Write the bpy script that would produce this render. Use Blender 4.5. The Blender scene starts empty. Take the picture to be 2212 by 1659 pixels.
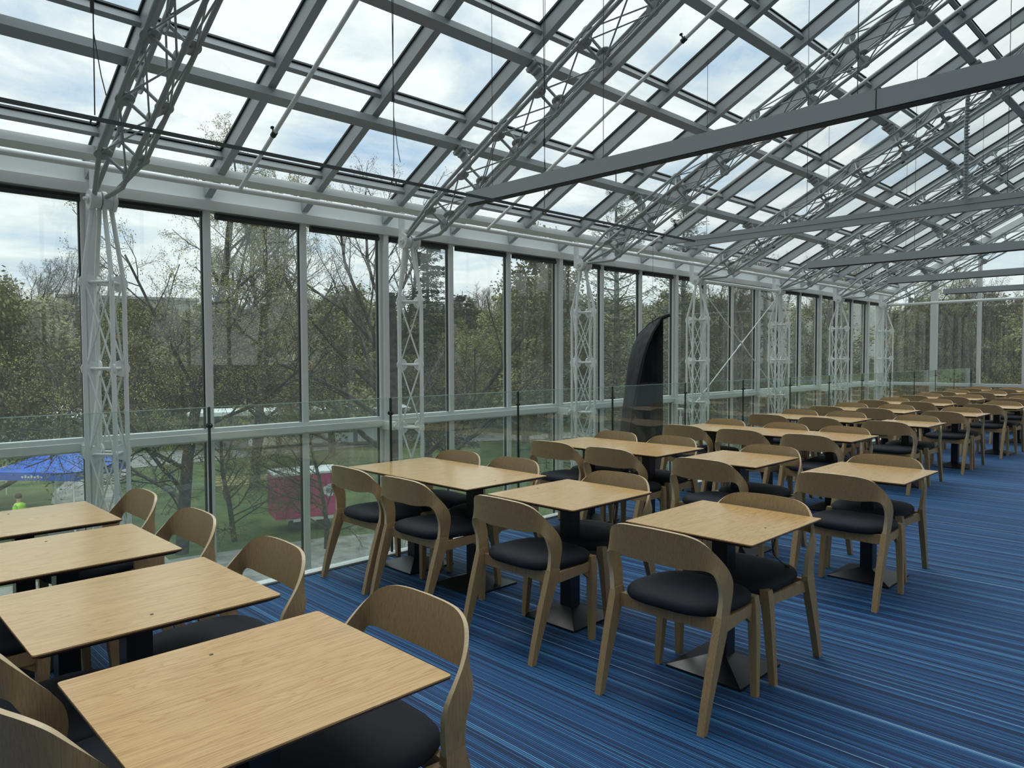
import bpy, math, random
from mathutils import Vector, Matrix

SC = bpy.context.scene
COL = SC.collection

# ------------------------------------------------------------------ camera
F_PX, YAW, PITCH, ROLL, CAM_H = 1567.46, 0.791965, -0.037321, -0.003973, 1.5745
cy, sy, cp, sp = math.cos(YAW), math.sin(YAW), math.cos(PITCH), math.sin(PITCH)
FW = Vector((cy*cp, sy*cp, sp)); RT = Vector((sy, -cy, 0)); UP = RT.cross(FW)
R2 = math.cos(ROLL)*RT + math.sin(ROLL)*UP
U2 = -math.sin(ROLL)*RT + math.cos(ROLL)*UP
cam_d = bpy.data.cameras.new('camera'); cam_d.sensor_width = 36; cam_d.lens = F_PX/2212*36
cam_d.clip_start = 0.02; cam_d.clip_end = 600
cam = bpy.data.objects.new('camera', cam_d); COL.objects.link(cam)
cam.matrix_world = Matrix(((R2.x, U2.x, -FW.x, 0), (R2.y, U2.y, -FW.y, 0), (R2.z, U2.z, -FW.z, CAM_H), (0, 0, 0, 1)))
SC.camera = cam

# ------------------------------------------------------------------ view + world
SC.view_settings.view_transform = 'Standard'; SC.view_settings.look = 'None'
SC.view_settings.gamma = 1; SC.view_settings.use_curve_mapping = False
SC.view_settings.exposure = 0.65
SC.cycles.transparent_max_bounces = 16
SC.cycles.max_bounces = 8
SC.cycles.diffuse_bounces = 4

W = bpy.data.worlds.new('sky'); SC.world = W; W.use_nodes = True
nt = W.node_tree; N = nt.nodes; L = nt.links; N.clear()
out = N.new('ShaderNodeOutputWorld'); bg = N.new('ShaderNodeBackground'); L.new(bg.outputs[0], out.inputs[0])
tc = N.new('ShaderNodeTexCoord'); sep = N.new('ShaderNodeSeparateXYZ'); L.new(tc.outputs['Generated'], sep.inputs[0])
def wm(op, a, b=None, c=None):
    n = N.new('ShaderNodeMath'); n.operation = op
    for i, v in enumerate((a, b, c)):
        if v is None: continue
        if isinstance(v, (int, float)): n.inputs[i].default_value = v
        else: L.new(v, n.inputs[i])
    return n.outputs[0]
zz = wm('MAXIMUM', wm('ADD', sep.outputs[2], 0.12), 0.03)
comb = N.new('ShaderNodeCombineXYZ'); L.new(wm('DIVIDE', sep.outputs[0], zz), comb.inputs[0]); L.new(wm('DIVIDE', sep.outputs[1], zz), comb.inputs[1])
n1 = N.new('ShaderNodeTexNoise'); n1.inputs['Scale'].default_value = 1.7; n1.inputs['Detail'].default_value = 9; n1.inputs['Roughness'].default_value = 0.58; n1.inputs['Distortion'].default_value = 0.35
L.new(comb.outputs[0], n1.inputs['Vector'])
r1 = N.new('ShaderNodeValToRGB'); cr = r1.color_ramp
cr.elements[0].position = 0.30; cr.elements[0].color = (0.30, 0.46, 0.66, 1)
cr.elements[1].position = 0.46; cr.elements[1].color = (0.66, 0.74, 0.78, 1)
e = cr.elements.new(0.38); e.color = (0.47, 0.60, 0.73, 1)
e = cr.elements.new(0.55); e.color = (0.90, 0.93, 0.93, 1)
e = cr.elements.new(0.74); e.color = (0.70, 0.75, 0.77, 1)
L.new(n1.outputs[0], r1.inputs[0])
# lighter haze to the horizon (real air), earth below
hz = N.new('ShaderNodeMixRGB'); L.new(wm('POWER', wm('SUBTRACT', 1.0, wm('ABSOLUTE', sep.outputs[2])), 6.0), hz.inputs[0])
L.new(r1.outputs[0], hz.inputs[1]); hz.inputs[2].default_value = (0.80, 0.84, 0.85, 1)
gm = N.new('ShaderNodeMixRGB'); L.new(wm('LESS_THAN', sep.outputs[2], -0.02), gm.inputs[0]); L.new(hz.outputs[0], gm.inputs[1]); gm.inputs[2].default_value = (0.10, 0.12, 0.07, 1)
mr = N.new('ShaderNodeMapRange'); mr.interpolation_type = 'SMOOTHSTEP'; L.new(sep.outputs[2], mr.inputs[0])
mr.inputs[1].default_value = 0.50; mr.inputs[2].default_value = 0.95; mr.inputs[3].default_value = 0.78; mr.inputs[4].default_value = 2.2
L.new(gm.outputs[0], bg.inputs[0]); L.new(mr.outputs[0], bg.inputs[1])

# weak, very soft sun behind the cloud
sd = bpy.data.lights.new('sun', 'SUN'); sd.energy = 0.7; sd.angle = math.radians(25); sd.color = (1.0, 0.96, 0.9)
so = bpy.data.objects.new('sun', sd); COL.objects.link(so)
so.rotation_euler = (math.radians(38), 0, math.radians(150))

# ------------------------------------------------------------------ materials
def mat(name, col, rough=0.5, metal=0.0, spec=0.5, coat=0.0):
    m = bpy.data.materials.new(name); m.use_nodes = True
    b = m.node_tree.nodes['Principled BSDF']
    b.inputs['Base Color'].default_value = (*col, 1); b.inputs['Roughness'].default_value = rough
    b.inputs['Metallic'].default_value = metal; b.inputs['Specular IOR Level'].default_value = spec
    b.inputs['Coat Weight'].default_value = coat; b.inputs['Coat Roughness'].default_value = 0.20
    return m
def node(m, t): return m.node_tree.nodes.new(t)
def link(m, a, b): m.node_tree.links.new(a, b)
def bsdf(m): return m.node_tree.nodes['Principled BSDF']
def noisy(m, c1, c2, scale, detail=5, lo=0.35, hi=0.65, coord='Object', stretch=(1, 1, 1), bump=0.0):
    tcn = node(m, 'ShaderNodeTexCoord'); mp = node(m, 'ShaderNodeMapping'); mp.inputs['Scale'].default_value = stretch
    link(m, tcn.outputs[coord], mp.inputs[0]); n = node(m, 'ShaderNodeTexNoise'); link(m, mp.outputs[0], n.inputs['Vector'])
    n.inputs['Scale'].default_value = scale; n.inputs['Detail'].default_value = detail
    r = node(m, 'ShaderNodeValToRGB'); r.color_ramp.elements[0].position = lo; r.color_ramp.elements[1].position = hi
    r.color_ramp.elements[0].color = (*c1, 1); r.color_ramp.elements[1].color = (*c2, 1)
    link(m, n.outputs[0], r.inputs[0]); link(m, r.outputs[0], bsdf(m).inputs['Base Color'])
    if bump:
        bp = node(m, 'ShaderNodeBump'); bp.inputs['Strength'].default_value = bump; bp.inputs['Distance'].default_value = 0.002
        link(m, n.outputs[0], bp.inputs['Height']); link(m, bp.outputs[0], bsdf(m).inputs['Normal'])
    return m

def wood(name, base, dark, light, rough, axis, coat=0.0, seed_shift=0.0):
    """oak: long grain along `axis` (0 x, 1 y, 2 z) with cathedral rings and fine pores"""
    m = mat(name, base, rough, coat=coat)
    tcn = node(m, 'ShaderNodeTexCoord'); oi = node(m, 'ShaderNodeObjectInfo')
    vm = node(m, 'ShaderNodeVectorMath'); vm.operation = 'ADD'
    ml = node(m, 'ShaderNodeMath'); ml.operation = 'MULTIPLY'; ml.inputs[1].default_value = 37.0; link(m, oi.outputs['Random'], ml.inputs[0])
    cb = node(m, 'ShaderNodeCombineXYZ')
    for i in range(3): link(m, ml.outputs[0], cb.inputs[i])
    link(m, tcn.outputs['Object'], vm.inputs[0]); link(m, cb.outputs[0], vm.inputs[1])
    mp = node(m, 'ShaderNodeMapping'); s = [9.0, 9.0, 9.0]; s[axis] = 0.9; mp.inputs['Scale'].default_value = s
    link(m, vm.outputs[0], mp.inputs[0])
    n = node(m, 'ShaderNodeTexNoise'); n.inputs['Scale'].default_value = 1.0; n.inputs['Detail'].default_value = 3; n.inputs['Distortion'].default_value = 0.6; link(m, mp.outputs[0], n.inputs['Vector'])
    mul = node(m, 'ShaderNodeMath'); mul.operation = 'MULTIPLY'; mul.inputs[1].default_value = 22.0; link(m, n.outputs[0], mul.inputs[0])
    fr = node(m, 'ShaderNodeMath'); fr.operation = 'FRACT'; link(m, mul.outputs[0], fr.inputs[0])
    mp2 = node(m, 'ShaderNodeMapping'); s2 = [260.0, 260.0, 260.0]; s2[axis] = 6.0; mp2.inputs['Scale'].default_value = s2; link(m, vm.outputs[0], mp2.inputs[0])
    n2 = node(m, 'ShaderNodeTexNoise'); n2.inputs['Scale'].default_value = 1.0; n2.inputs['Detail'].default_value = 2; link(m, mp2.outputs[0], n2.inputs['Vector'])
    r = node(m, 'ShaderNodeValToRGB'); r.color_ramp.elements[0].position = 0.0; r.color_ramp.elements[0].color = (*dark, 1)
    r.color_ramp.elements[1].position = 1.0; r.color_ramp.elements[1].color = (*base, 1)
    e = r.color_ramp.elements.new(0.30); e.color = (*base, 1); e = r.color_ramp.elements.new(0.7); e.color = (*light, 1)
    link(m, fr.outputs[0], r.inputs[0])
    r2 = node(m, 'ShaderNodeValToRGB'); r2.color_ramp.elements[0].position = 0.32; r2.color_ramp.elements[0].color = (0.72, 0.68, 0.62, 1); r2.color_ramp.elements[1].position = 0.55; r2.color_ramp.elements[1].color = (1, 1, 1, 1)
    link(m, n2.outputs[0], r2.inputs[0])
    mx = node(m, 'ShaderNodeMixRGB'); mx.blend_type = 'MULTIPLY'; mx.inputs[0].default_value = 0.8; link(m, r.outputs[0], mx.inputs[1]); link(m, r2.outputs[0], mx.inputs[2])
    link(m, mx.outputs[0], bsdf(m).inputs['Base Color'])
    return m

M = {}
M['top_oak'] = wood('oak_table_top', (0.64, 0.385, 0.150), (0.54, 0.305, 0.108), (0.68, 0.42, 0.175), 0.25, 0, 0.25)
M['chair_oak'] = wood('oak_chair', (0.37, 0.245, 0.120), (0.355, 0.232, 0.112), (0.382, 0.254, 0.125), 0.42, 2)
M['edge'] = mat('table_edge_stain', (0.06, 0.028, 0.018), 0.4)
M['ply_edge'] = mat('ply_edge', (0.60, 0.45, 0.27), 0.4)
M['fabric'] = noisy(mat('charcoal_fabric', (0.012, 0.014, 0.02), 0.75, spec=0.25), (0.010, 0.012, 0.018), (0.018, 0.021, 0.028), 700, 2)
M['black_steel'] = mat('black_powder_steel', (0.012, 0.014, 0.018), 0.32)
M['steel'] = mat('light_grey_painted_steel', (0.72, 0.73, 0.72), 0.45)
M['truss'] = mat('shade_darkened_truss_paint', (0.31, 0.33, 0.33), 0.45)  # same paint as the columns, with roof shade put into its colour
M['alu'] = mat('grey_aluminium_frame', (0.62, 0.63, 0.62), 0.42)
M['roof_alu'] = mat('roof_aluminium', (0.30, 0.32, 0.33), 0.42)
M['beam'] = mat('grey_lamp_housing', (0.34, 0.365, 0.375), 0.5)
M['gasket'] = mat('dark_gasket', (0.015, 0.018, 0.02), 0.6)
M['blind'] = mat('dark_blind_roll', (0.03, 0.034, 0.036), 0.6)
M['wire'] = mat('steel_wire', (0.06, 0.065, 0.07), 0.4, 0.6)
M['rail'] = mat('dark_hanging_rail', (0.05, 0.055, 0.06), 0.5)
M['white'] = mat('white_paint', (0.75, 0.77, 0.77), 0.5)
M['brass'] = mat('grommet', (0.10, 0.07, 0.04), 0.4, 0.5)
M['wallpaint'] = mat('grey_wall_paint', (0.30, 0.31, 0.31), 0.8)
M['slab'] = mat('slab_grey', (0.3, 0.3, 0.3), 0.8)

def glass(name, tint, refl=1.0, ior=0.04, veil=0.03):
    m = bpy.data.materials.new(name); m.use_nodes = True; m.node_tree.nodes.clear()
    o = node(m, 'ShaderNodeOutputMaterial'); mx = node(m, 'ShaderNodeMixShader'); tr = node(m, 'ShaderNodeBsdfTransparent'); gl = node(m, 'ShaderNodeBsdfGlossy'); lw = node(m, 'ShaderNodeLayerWeight')
    pw = node(m, 'ShaderNodeMath'); pw.operation = 'POWER'; pw.inputs[1].default_value = 5.0; ma = node(m, 'ShaderNodeMath'); ma.operation = 'MULTIPLY_ADD'; ma.inputs[1].default_value = 1-ior; ma.inputs[2].default_value = ior
    link(m, lw.outputs['Facing'], pw.inputs[0]); link(m, pw.outputs[0], ma.inputs[0])
    tr.inputs[0].default_value = (*tint, 1); gl.inputs['Roughness'].default_value = 0.0; gl.inputs[0].default_value = (refl, refl, refl, 1)
    link(m, ma.outputs[0], mx.inputs[0]); link(m, tr.outputs[0], mx.inputs[1]); link(m, gl.outputs[0], mx.inputs[2])
    du = node(m, 'ShaderNodeMixShader'); ds = node(m, 'ShaderNodeBsdfTranslucent'); ds.inputs[0].default_value = (0.85, 0.88, 0.86, 1); du.inputs[0].default_value = veil  # small whitish translucent share mixed into the pane
    link(m, mx.outputs[0], du.inputs[1]); link(m, ds.outputs[0], du.inputs[2]); link(m, du.outputs[0], o.inputs[0])
    return m
M['wall_glass'] = glass('window_glass', (0.93, 0.965, 0.955), 1.0, 0.045, 0.022)
M['roof_glass'] = glass('roof_glass', (0.965, 0.985, 0.98), 0.8, 0.03, 0.012)
M['rail_glass'] = glass('balustrade_glass', (0.93, 0.97, 0.955), 1.0, 0.045, 0.012)
M['glass_edge'] = mat('green_glass_edge', (0.35, 0.50, 0.46), 0.2)

# carpet: ribbed weave, ribs run across the room (along y)
m = M['carpet'] = mat('blue_ribbed_carpet', (0.03, 0.11, 0.3), 0.7, spec=0.3)
tcn = node(m, 'ShaderNodeTexCoord'); sx = node(m, 'ShaderNodeSeparateXYZ'); link(m, tcn.outputs['Object'], sx.inputs[0])
def cmath(op, a, b=None):
    n = node(m, 'ShaderNodeMath'); n.operation = op
    for i, v in enumerate((a, b)):
        if v is None: continue
        if isinstance(v, (int, float)): n.inputs[i].default_value = v
        else: link(m, v, n.inputs[i])
    return n.outputs[0]
wob = node(m, 'ShaderNodeTexNoise'); wob.inputs['Scale'].default_value = 1.2; wob.inputs['Detail'].default_value = 1; link(m, tcn.outputs['Object'], wob.inputs['Vector'])
xx = cmath('ADD', sx.outputs[0], cmath('MULTIPLY', cmath('SUBTRACT', wob.outputs[0], 0.5), 0.012))
def rib(period, off):
    idx = cmath('FLOOR', cmath('DIVIDE', cmath('ADD', xx, off), period))
    wn = node(m, 'ShaderNodeTexWhiteNoise'); wn.noise_dimensions = '1D'; link(m, idx, wn.inputs['W']); return wn.outputs['Value']
fine = rib(0.0105, 0.0); bandn = node(m, 'ShaderNodeTexNoise'); bandn.noise_dimensions = '1D'; bandn.inputs['Scale'].default_value = 22.0; bandn.inputs['Detail'].default_value = 4; link(m, xx, bandn.inputs['W'])
val = cmath('ADD', cmath('MULTIPLY', fine, 0.50), cmath('MULTIPLY', cmath('SUBTRACT', bandn.outputs[0], 0.06), 0.70))
rr = node(m, 'ShaderNodeValToRGB'); c = rr.color_ramp
c.elements[0].position = 0.12; c.elements[0].color = (0.004, 0.012, 0.035, 1)
c.elements[1].position = 0.98; c.elements[1].color = (0.34, 0.52, 0.72, 1)
for p_, q_ in ((0.30, (0.005, 0.026, 0.085)), (0.50, (0.011, 0.066, 0.20)), (0.68, (0.022, 0.125, 0.32)), (0.84, (0.06, 0.22, 0.43))):
    e = c.elements.new(p_); e.color = (*q_, 1)
link(m, val, rr.inputs[0])
# dark groove between ribs
gv = cmath('FRACT', cmath('DIVIDE', xx, 0.0105)); gd = cmath('LESS_THAN', gv, 0.42)
mx = node(m, 'ShaderNodeMixRGB'); link(m, cmath('MULTIPLY', gd, 0.90), mx.inputs[0]); link(m, rr.outputs[0], mx.inputs[1]); mx.inputs[2].default_value = (0.004, 0.010, 0.028, 1)
link(m, mx.outputs[0], bsdf(m).inputs['Base Color'])

M['grass'] = noisy(mat('park_grass', (0.09, 0.15, 0.05), 0.9, spec=0.1), (0.045, 0.075, 0.028), (0.10, 0.125, 0.05), 0.9, 8)
M['gravel'] = noisy(mat('path_gravel', (0.2, 0.19, 0.18), 0.9, spec=0.1), (0.17, 0.165, 0.155), (0.30, 0.29, 0.275), 2.5, 8)
M['bark'] = noisy(mat('bark', (0.05, 0.042, 0.035), 0.9, spec=0.1), (0.045, 0.040, 0.034), (0.13, 0.112, 0.095), 6, 4)
M['bark_dark'] = noisy(mat('bark_dark', (0.04, 0.036, 0.03), 0.9, spec=0.1), (0.026, 0.023, 0.020), (0.075, 0.066, 0.056), 6, 4)
M['bark_pale'] = noisy(mat('bark_pale', (0.1, 0.09, 0.075), 0.9, spec=0.1), (0.10, 0.088, 0.072), (0.21, 0.185, 0.155), 6, 4)  # pale tone also stands in for distant haze
def leaf(name, c1, c2):
    m = mat(name, c1, 0.7, spec=0.15); noisy(m, c1, c2, 1.3, 3)
    return m
M['bud'] = leaf('yellow_green_buds', (0.16, 0.16, 0.05), (0.36, 0.34, 0.12))
M['olive'] = leaf('olive_leaves', (0.13, 0.13, 0.055), (0.27, 0.255, 0.115))  # lightened and browned, partly in place of haze
M['brown'] = leaf('brown_buds', (0.12, 0.10, 0.06), (0.22, 0.19, 0.11))
M['conifer'] = leaf('conifer_needles', (0.012, 0.030, 0.018), (0.045, 0.07, 0.04))
M['larch'] = leaf('larch_needles', (0.05, 0.085, 0.05), (0.11, 0.15, 0.09))

# ------------------------------------------------------------------ mesh helpers
class MB:
    def __init__(s): s.v = []; s.f = []; s.sm = []; s.mi = []
    def add(s, vs, fs, smooth=False, mi=0):
        b = len(s.v); s.v += [tuple(v) for v in vs]; s.f += [tuple(b+i for i in f) for f in fs]
        s.sm += [smooth]*len(fs); s.mi += [mi]*len(fs)
    def box(s, x0, x1, y0, y1, z0, z1, mi=0):
        vs = [(x0, y0, z0), (x1, y0, z0), (x1, y1, z0), (x0, y1, z0), (x0, y0, z1), (x1, y0, z1), (x1, y1, z1), (x0, y1, z1)]
        s.add(vs, [(0, 3, 2, 1), (4, 5, 6, 7), (0, 1, 5, 4), (1, 2, 6, 5), (2, 3, 7, 6), (3, 0, 4, 7)], mi=mi)
    def bar(s, p0, p1, w, h, up=(0, 0, 1), w1=None, h1=None, mi=0):
        p0 = Vector(p0); p1 = Vector(p1); d = (p1-p0).normalized(); up = Vector(up)
        sd_ = d.cross(up).normalized(); u = sd_.cross(d)
        w1 = w if w1 is None else w1; h1 = h if h1 is None else h1; vs = []
        for p, a, b in ((p0, w/2, h/2), (p1, w1/2, h1/2)):
            vs += [p-sd_*a-u*b, p+sd_*a-u*b, p+sd_*a+u*b, p-sd_*a+u*b]
        s.add(vs, [(0, 3, 2, 1), (4, 5, 6, 7), (0, 1, 5, 4), (1, 2, 6, 5), (2, 3, 7, 6), (3, 0, 4, 7)], mi=mi)
    def tube(s, pts, r, n=8, cap=True, mi=0):
        pts = [Vector(p) for p in pts]; k = len(pts); rs = r if isinstance(r, (list, tuple)) else [r]*k
        vs = []; prev = None
        for i, p in enumerate(pts):
            d = (pts[min(i+1, k-1)]-pts[max(i-1, 0)]).normalized()
            if prev is None: a = d.orthogonal().normalized()
            else:
                a = prev-d*prev.dot(d)
                a = a.normalized() if a.length > 1e-6 else d.orthogonal().normalized()
            prev = a; b = d.cross(a)
            for j in range(n):
                t = 2*math.pi*j/n; vs.append(p+(a*math.cos(t)+b*math.sin(t))*rs[i])
        fs = [(i*n+j, i*n+(j+1) % n, (i+1)*n+(j+1) % n, (i+1)*n+j) for i in range(k-1) for j in range(n)]
        s.add(vs, fs, True, mi)
        if cap:
            s.add(vs[:n], [tuple(range(n-1, -1, -1))], mi=mi); s.add(vs[-n:], [tuple(range(n))], mi=mi)
    def cyl(s, c, axis, r, h, n=20, mi=0):
        c = Vector(c); a = Vector(axis).normalized()*(h/2); s.tube([c-a, c+a], r, n, True, mi)
    def ball(s, c, r, n=10, mi=0):
        c = Vector(c); k = n//2; pts = []; rs = []
        for i in range(k+1):
            t = math.pi*i/k; pts.append(c+Vector((0, 0, -math.cos(t)*r))); rs.append(max(math.sin(t)*r, 1e-4))
        s.tube(pts, rs, n, False, mi)
    def prism(s, poly, z0, z1, mi=0, smooth=False):
        n = len(poly); vs = [(x, y, z0) for x, y in poly]+[(x, y, z1) for x, y in poly]
        s.add(vs, [tuple(range(n-1, -1, -1)), tuple(range(n, 2*n))]+[(i, (i+1) % n, n+(i+1) % n, n+i) for i in range(n)], smooth, mi)
    def build(s, name, m, parent=None, mats=None):
        me = bpy.data.meshes.new(name); me.from_pydata(s.v, [], s.f)
        for mm in (mats or [m]): me.materials.append(mm)
        me.polygons.foreach_set('use_smooth', s.sm); me.polygons.foreach_set('material_index', s.mi)
        me.update(); o = bpy.data.objects.new(name, me); COL.objects.link(o)
        if parent: o.parent = parent
        return o

def tag(o, label=None, cat=None, group=None, kind=None):
    if label: o['label'] = label
    if cat: o['category'] = cat
    if group: o['group'] = group
    if kind: o['kind'] = kind
    return o
def empty(name, loc=(0, 0, 0), rz=0.0):
    o = bpy.data.objects.new(name, None); COL.objects.link(o); o.location = loc; o.rotation_euler = (0, 0, rz); o.empty_display_size = 0.1
    return o
KIDS = {}
def kids(o): return [c for c in o.children]
def copy_tree(o, parent=None, children=None):
    c = o.copy(); COL.objects.link(c)
    if parent: c.parent = parent
    for ch in (children if children is not None else kids(o)): copy_tree(ch, c)
    return c
ORD = ['first', 'second', 'third', 'fourth', 'fifth', 'sixth', 'seventh', 'eighth', 'ninth', 'tenth', 'eleventh', 'twelfth', 'thirteenth', 'fourteenth', 'fifteenth', 'sixteenth', 'seventeenth', 'eighteenth', 'nineteenth', 'twentieth', 'twenty-first', 'twenty-second', 'twenty-third', 'twenty-fourth', 'twenty-fifth', 'twenty-sixth', 'twenty-seventh']

def at(px, dist, z=0.0):
    az = YAW-math.atan((px-1106)/F_PX); return Vector((dist*math.cos(az), dist*math.sin(az), z))

# ------------------------------------------------------------------ building shell
WY = 7.0                     # window wall plane
X0, XE = -4.2, 20.9          # near and far end
TH = math.radians(27.5); TC, TS, TT = math.cos(TH), math.sin(TH), math.tan(TH)
EZ = 3.222                   # roof glass height at the window wall
def rp(x, s, d):               # roof coordinates: x, distance up the slope, height above glass (perpendicular)
    return Vector((x, WY-s*TC+d*TS, EZ+s*TS+d*TC))
S_END = 9.3
MODX = [1.82+1.0*k for k in range(-6, 20) if 1.82+k < XE-0.3]
def is_main(i): return (i-6) % 3 == 0
YR = 4.80                    # glass balustrade
RAIL_Z = 1.2526

b = MB(); b.box(X0, XE, -4.0, YR-0.06, -0.012, 0.0); fl = b.build('floor', M['carpet']); tag(fl, kind='structure')
b = MB(); b.box(X0, XE, -4.0, YR+0.02, -0.40, -0.014); tag(b.build('floor_slab', M['slab']), kind='structure')
b = MB(); b.box(X0, XE, YR-0.075, YR-0.055, -0.012, 0.004, mi=1); b.box(X0, XE, YR-0.055, YR+0.03, -0.05, 0.012)
tag(b.build('trim_1', None, mats=[M['white'], M['gasket']]), 'white channel along the carpet edge under the balustrade glass', kind='structure')
b = MB(); b.box(X0, XE, YR+0.02, WY+0.1, -3.75, -3.6); tag(b.build('floor_lower', M['slab']), kind='structure')
b = MB(); b.box(X0, XE, -4.15, -4.0, -0.4, 1.4); b.box(X0, XE, -4.15, -4.0, 3.4, 3.7); b.box(X0, XE, -4.15, -4.0, 5.6, 7.6)
for k in range(26): b.box(X0+k-.03, X0+k+.03, -4.12, -4.02, 0.9, 5.6)
tag(b.build('wall_right', M['wallpaint']), kind='structure')  # unseen wall, solid parts shaped for light and reflections
b = MB(); b.box(X0, XE, -4.09, -4.08, 0.9, 5.6); tag(b.build('window_90', M['wall_glass']), kind='structure')
b = MB(); b.box(X0-0.15, X0, -4.15, WY+0.1, -3.7, 7.6); tag(b.build('wall_back', M['wallpaint']), kind='structure')  # unseen end wall, also there to shape the light
yend = rp(0, S_END, 0).y; zend = rp(0, S_END, 0).z
b = MB(); b.box(X0, XE, -4.1, yend, zend-0.1, zend+0.05); tag(b.build('ceiling', M['wallpaint']), kind='structure')  # unseen solid ceiling, closed to keep this side dim

# window wall: mullions, transom, head beam
wl = empty('wall_left', (0, WY, 0)); tag(wl, kind='structure')
wl_inv = Vector((0, -WY, 0))
def wbuild(bm, name, m, par=None, mats=None):
    o = bm.build(name, m, par or wl, mats); o.location = (0, -WY, 0); return o
for i, x in enumerate(MODX):
    b = MB()
    w = 0.060 if is_main(i) else 0.033; x -= 0.012
    b.box(x-w, x+w, WY-0.055, WY+0.03, -3.6, 2.99)
    if is_main(i): b.box(x-w*0.5, x+w*0.6, WY-0.10, WY-0.055, -3.6, 2.99)
    b.box(x-w-0.010, x+w+0.010, WY-0.022, WY+0.012, -3.6, 2.97, mi=1)
    wbuild(b, 'mullion', None, mats=[M['alu'], M['gasket']])
b = MB(); b.box(X0, XE, WY-0.115, WY+0.03, 0.795, 0.862); b.box(X0, XE, WY-0.06, WY+0.04, 0.775, 0.90); wbuild(b, 'transom', M['alu'])
b = MB(); b.box(X0, XE, WY-0.11, WY+0.06, 2.965, 3.055); wbuild(b, 'head_beam', M['alu'])
b = MB(); b.box(X0, XE, WY-0.06, WY+0.08, 3.057, 3.185); wbuild(b, 'eave_panel', M['white'])
b = MB(); b.box(X0, XE, WY-0.11, WY+0.03, -3.6, -3.5); wbuild(b, 'sill', M['alu'])
edges = [X0]+MODX+[XE]
for i in range(len(edges)-1):
    a, c = edges[i], edges[i+1]
    wn = empty('window_%d' % (i+1), ((a+c)/2, WY, 0)); tag(wn, kind='structure')
    for nm, z0, z1 in (('upper_pane', 0.88, 2.97), ('lower_pane', -3.5, 0.80)):
        b = MB(); b.box(a-(a+c)/2+0.02, c-(a+c)/2-0.02, -0.008, 0.0, z0, z1); b.build(nm, M['wall_glass'], wn)
    if a >= 0.5 and c < XE+0.1:
        w = (c-a)/2-0.075
        b = MB(); b.box(-w, w, -0.045, -0.012, 2.90, 2.958); b.tube([(-w, -0.05, 2.918), (w, -0.05, 2.918)], 0.022, 10)
        o = b.build('roller_blind', M['blind']); o.location = ((a+c)/2, WY, 0)
        tag(o, 'dark roller blind wound up at the head of the %s window bay from the left' % ORD[i-4 if i >= 4 else 0], 'roller blind', 'roller blinds at the window heads')

# end wall (far gable)
we = empty('wall_far', (XE, 0, 0)); tag(we, kind='structure')
def ebuild(bm, name, m, mats=None):
    o = bm.build(name, m, we, mats); o.location = (-XE, 0, 0); return o
EY = [7.0, 5.68, 4.68, 3.74, 2.74, 1.74, 0.74, -0.26, -1.26, -4.0]
def roofz(y): return EZ+(WY-y)*TT
for i, y in enumerate(EY[:-1]):
    w = 0.075 if i == 1 else (0.10 if i == 0 else 0.035)
    b = MB(); b.box(XE-0.10, XE+0.03, y-w, y+w, -3.6, roofz(min(y+w, WY))-0.05); ebuild(b, 'mullion', M['alu'])
b = MB(); b.box(XE-0.11, XE+0.03, -4, WY, 0.79, 0.865); ebuild(b, 'transom', M['alu'])
b = MB(); b.box(XE-0.10, XE+0.03, -4, WY, -0.3, -0.01); ebuild(b, 'floor_edge', M['alu'])
b = MB(); b.bar(rp(XE-0.04, 0, -0.11), rp(XE-0.04, S_END, -0.11), 0.12, 0.2, up=(0, TS, TC)); ebuild(b, 'gable_rafter', M['alu'])
nW = len(edges)
for i in range(len(EY)-1):
    ya, yb = EY[i+1], EY[i]
    b = MB(); z0 = 0.86
    for zlo, zhi in ((-3.5, 0.8),):
        b.box(XE, XE+0.008, ya, yb, zlo, zhi)
    za, zb = (roofz(ya) if ya > yend else zend), roofz(yb)
    if ya < yend: za = zend
    vs = [(XE, ya, z0), (XE, yb, z0), (XE, yb, zb), (XE, ya, za)]; vs += [(XE+0.008, y_, z_) for _, y_, z_ in vs]
    b.add(vs, [(0, 1, 2, 3), (7, 6, 5, 4), (0, 4, 5, 1), (1, 5, 6, 2), (2, 6, 7, 3), (3, 7, 4, 0)])
    tag(b.build('window_%d' % (nW+i), M['wall_glass']), kind='structure')

# roof: rafters, purlins, glazing bars, glass
rf = empty('ceiling', (0, WY, EZ)); tag(rf, kind='structure')
def rbuild(bm, name, m, mats=None):
    o = bm.build(name, m, rf, mats); o.location = (0, -WY, -EZ); return o
NUP = (0, TS, TC)
for i, x in enumerate(MODX):
    b = MB(); b.bar(rp(x, 0.0, -0.085), rp(x, S_END, -0.085), 0.07, 0.13, up=NUP)
    b.bar(rp(x, 0.0, -0.014), rp(x, S_END, -0.014), 0.10, 0.02, up=NUP, mi=1)
    rbuild(b, 'rafter', None, [M['roof_alu'], M['gasket']])
for k in range(0, 8):
    s_ = 1.43+1.16*k
    if s_ > S_END: break
    b = MB(); b.bar(rp(X0, s_, -0.195), rp(XE, s_, -0.195), 0.09, 0.085, up=NUP); rbuild(b, 'purlin', M['roof_alu'])
b = MB(); b.bar(rp(X0, 0.30, -0.125), rp(XE, 0.30, -0.125), 0.09, 0.09, up=NUP); rbuild(b, 'eave_purlin', M['alu'])
for k in range(0, 8):
    s_ = 0.49+1.16*k
    b = MB(); b.bar(rp(X0, s_, -0.06), rp(XE, s_, -0.06), 0.045, 0.065, up=NUP); b.bar(rp(X0, s_, -0.012), rp(XE, s_, -0.012), 0.075, 0.02, up=NUP, mi=1)
    rbuild(b, 'glazing_bar', None, [M['roof_alu'], M['gasket']])
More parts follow.
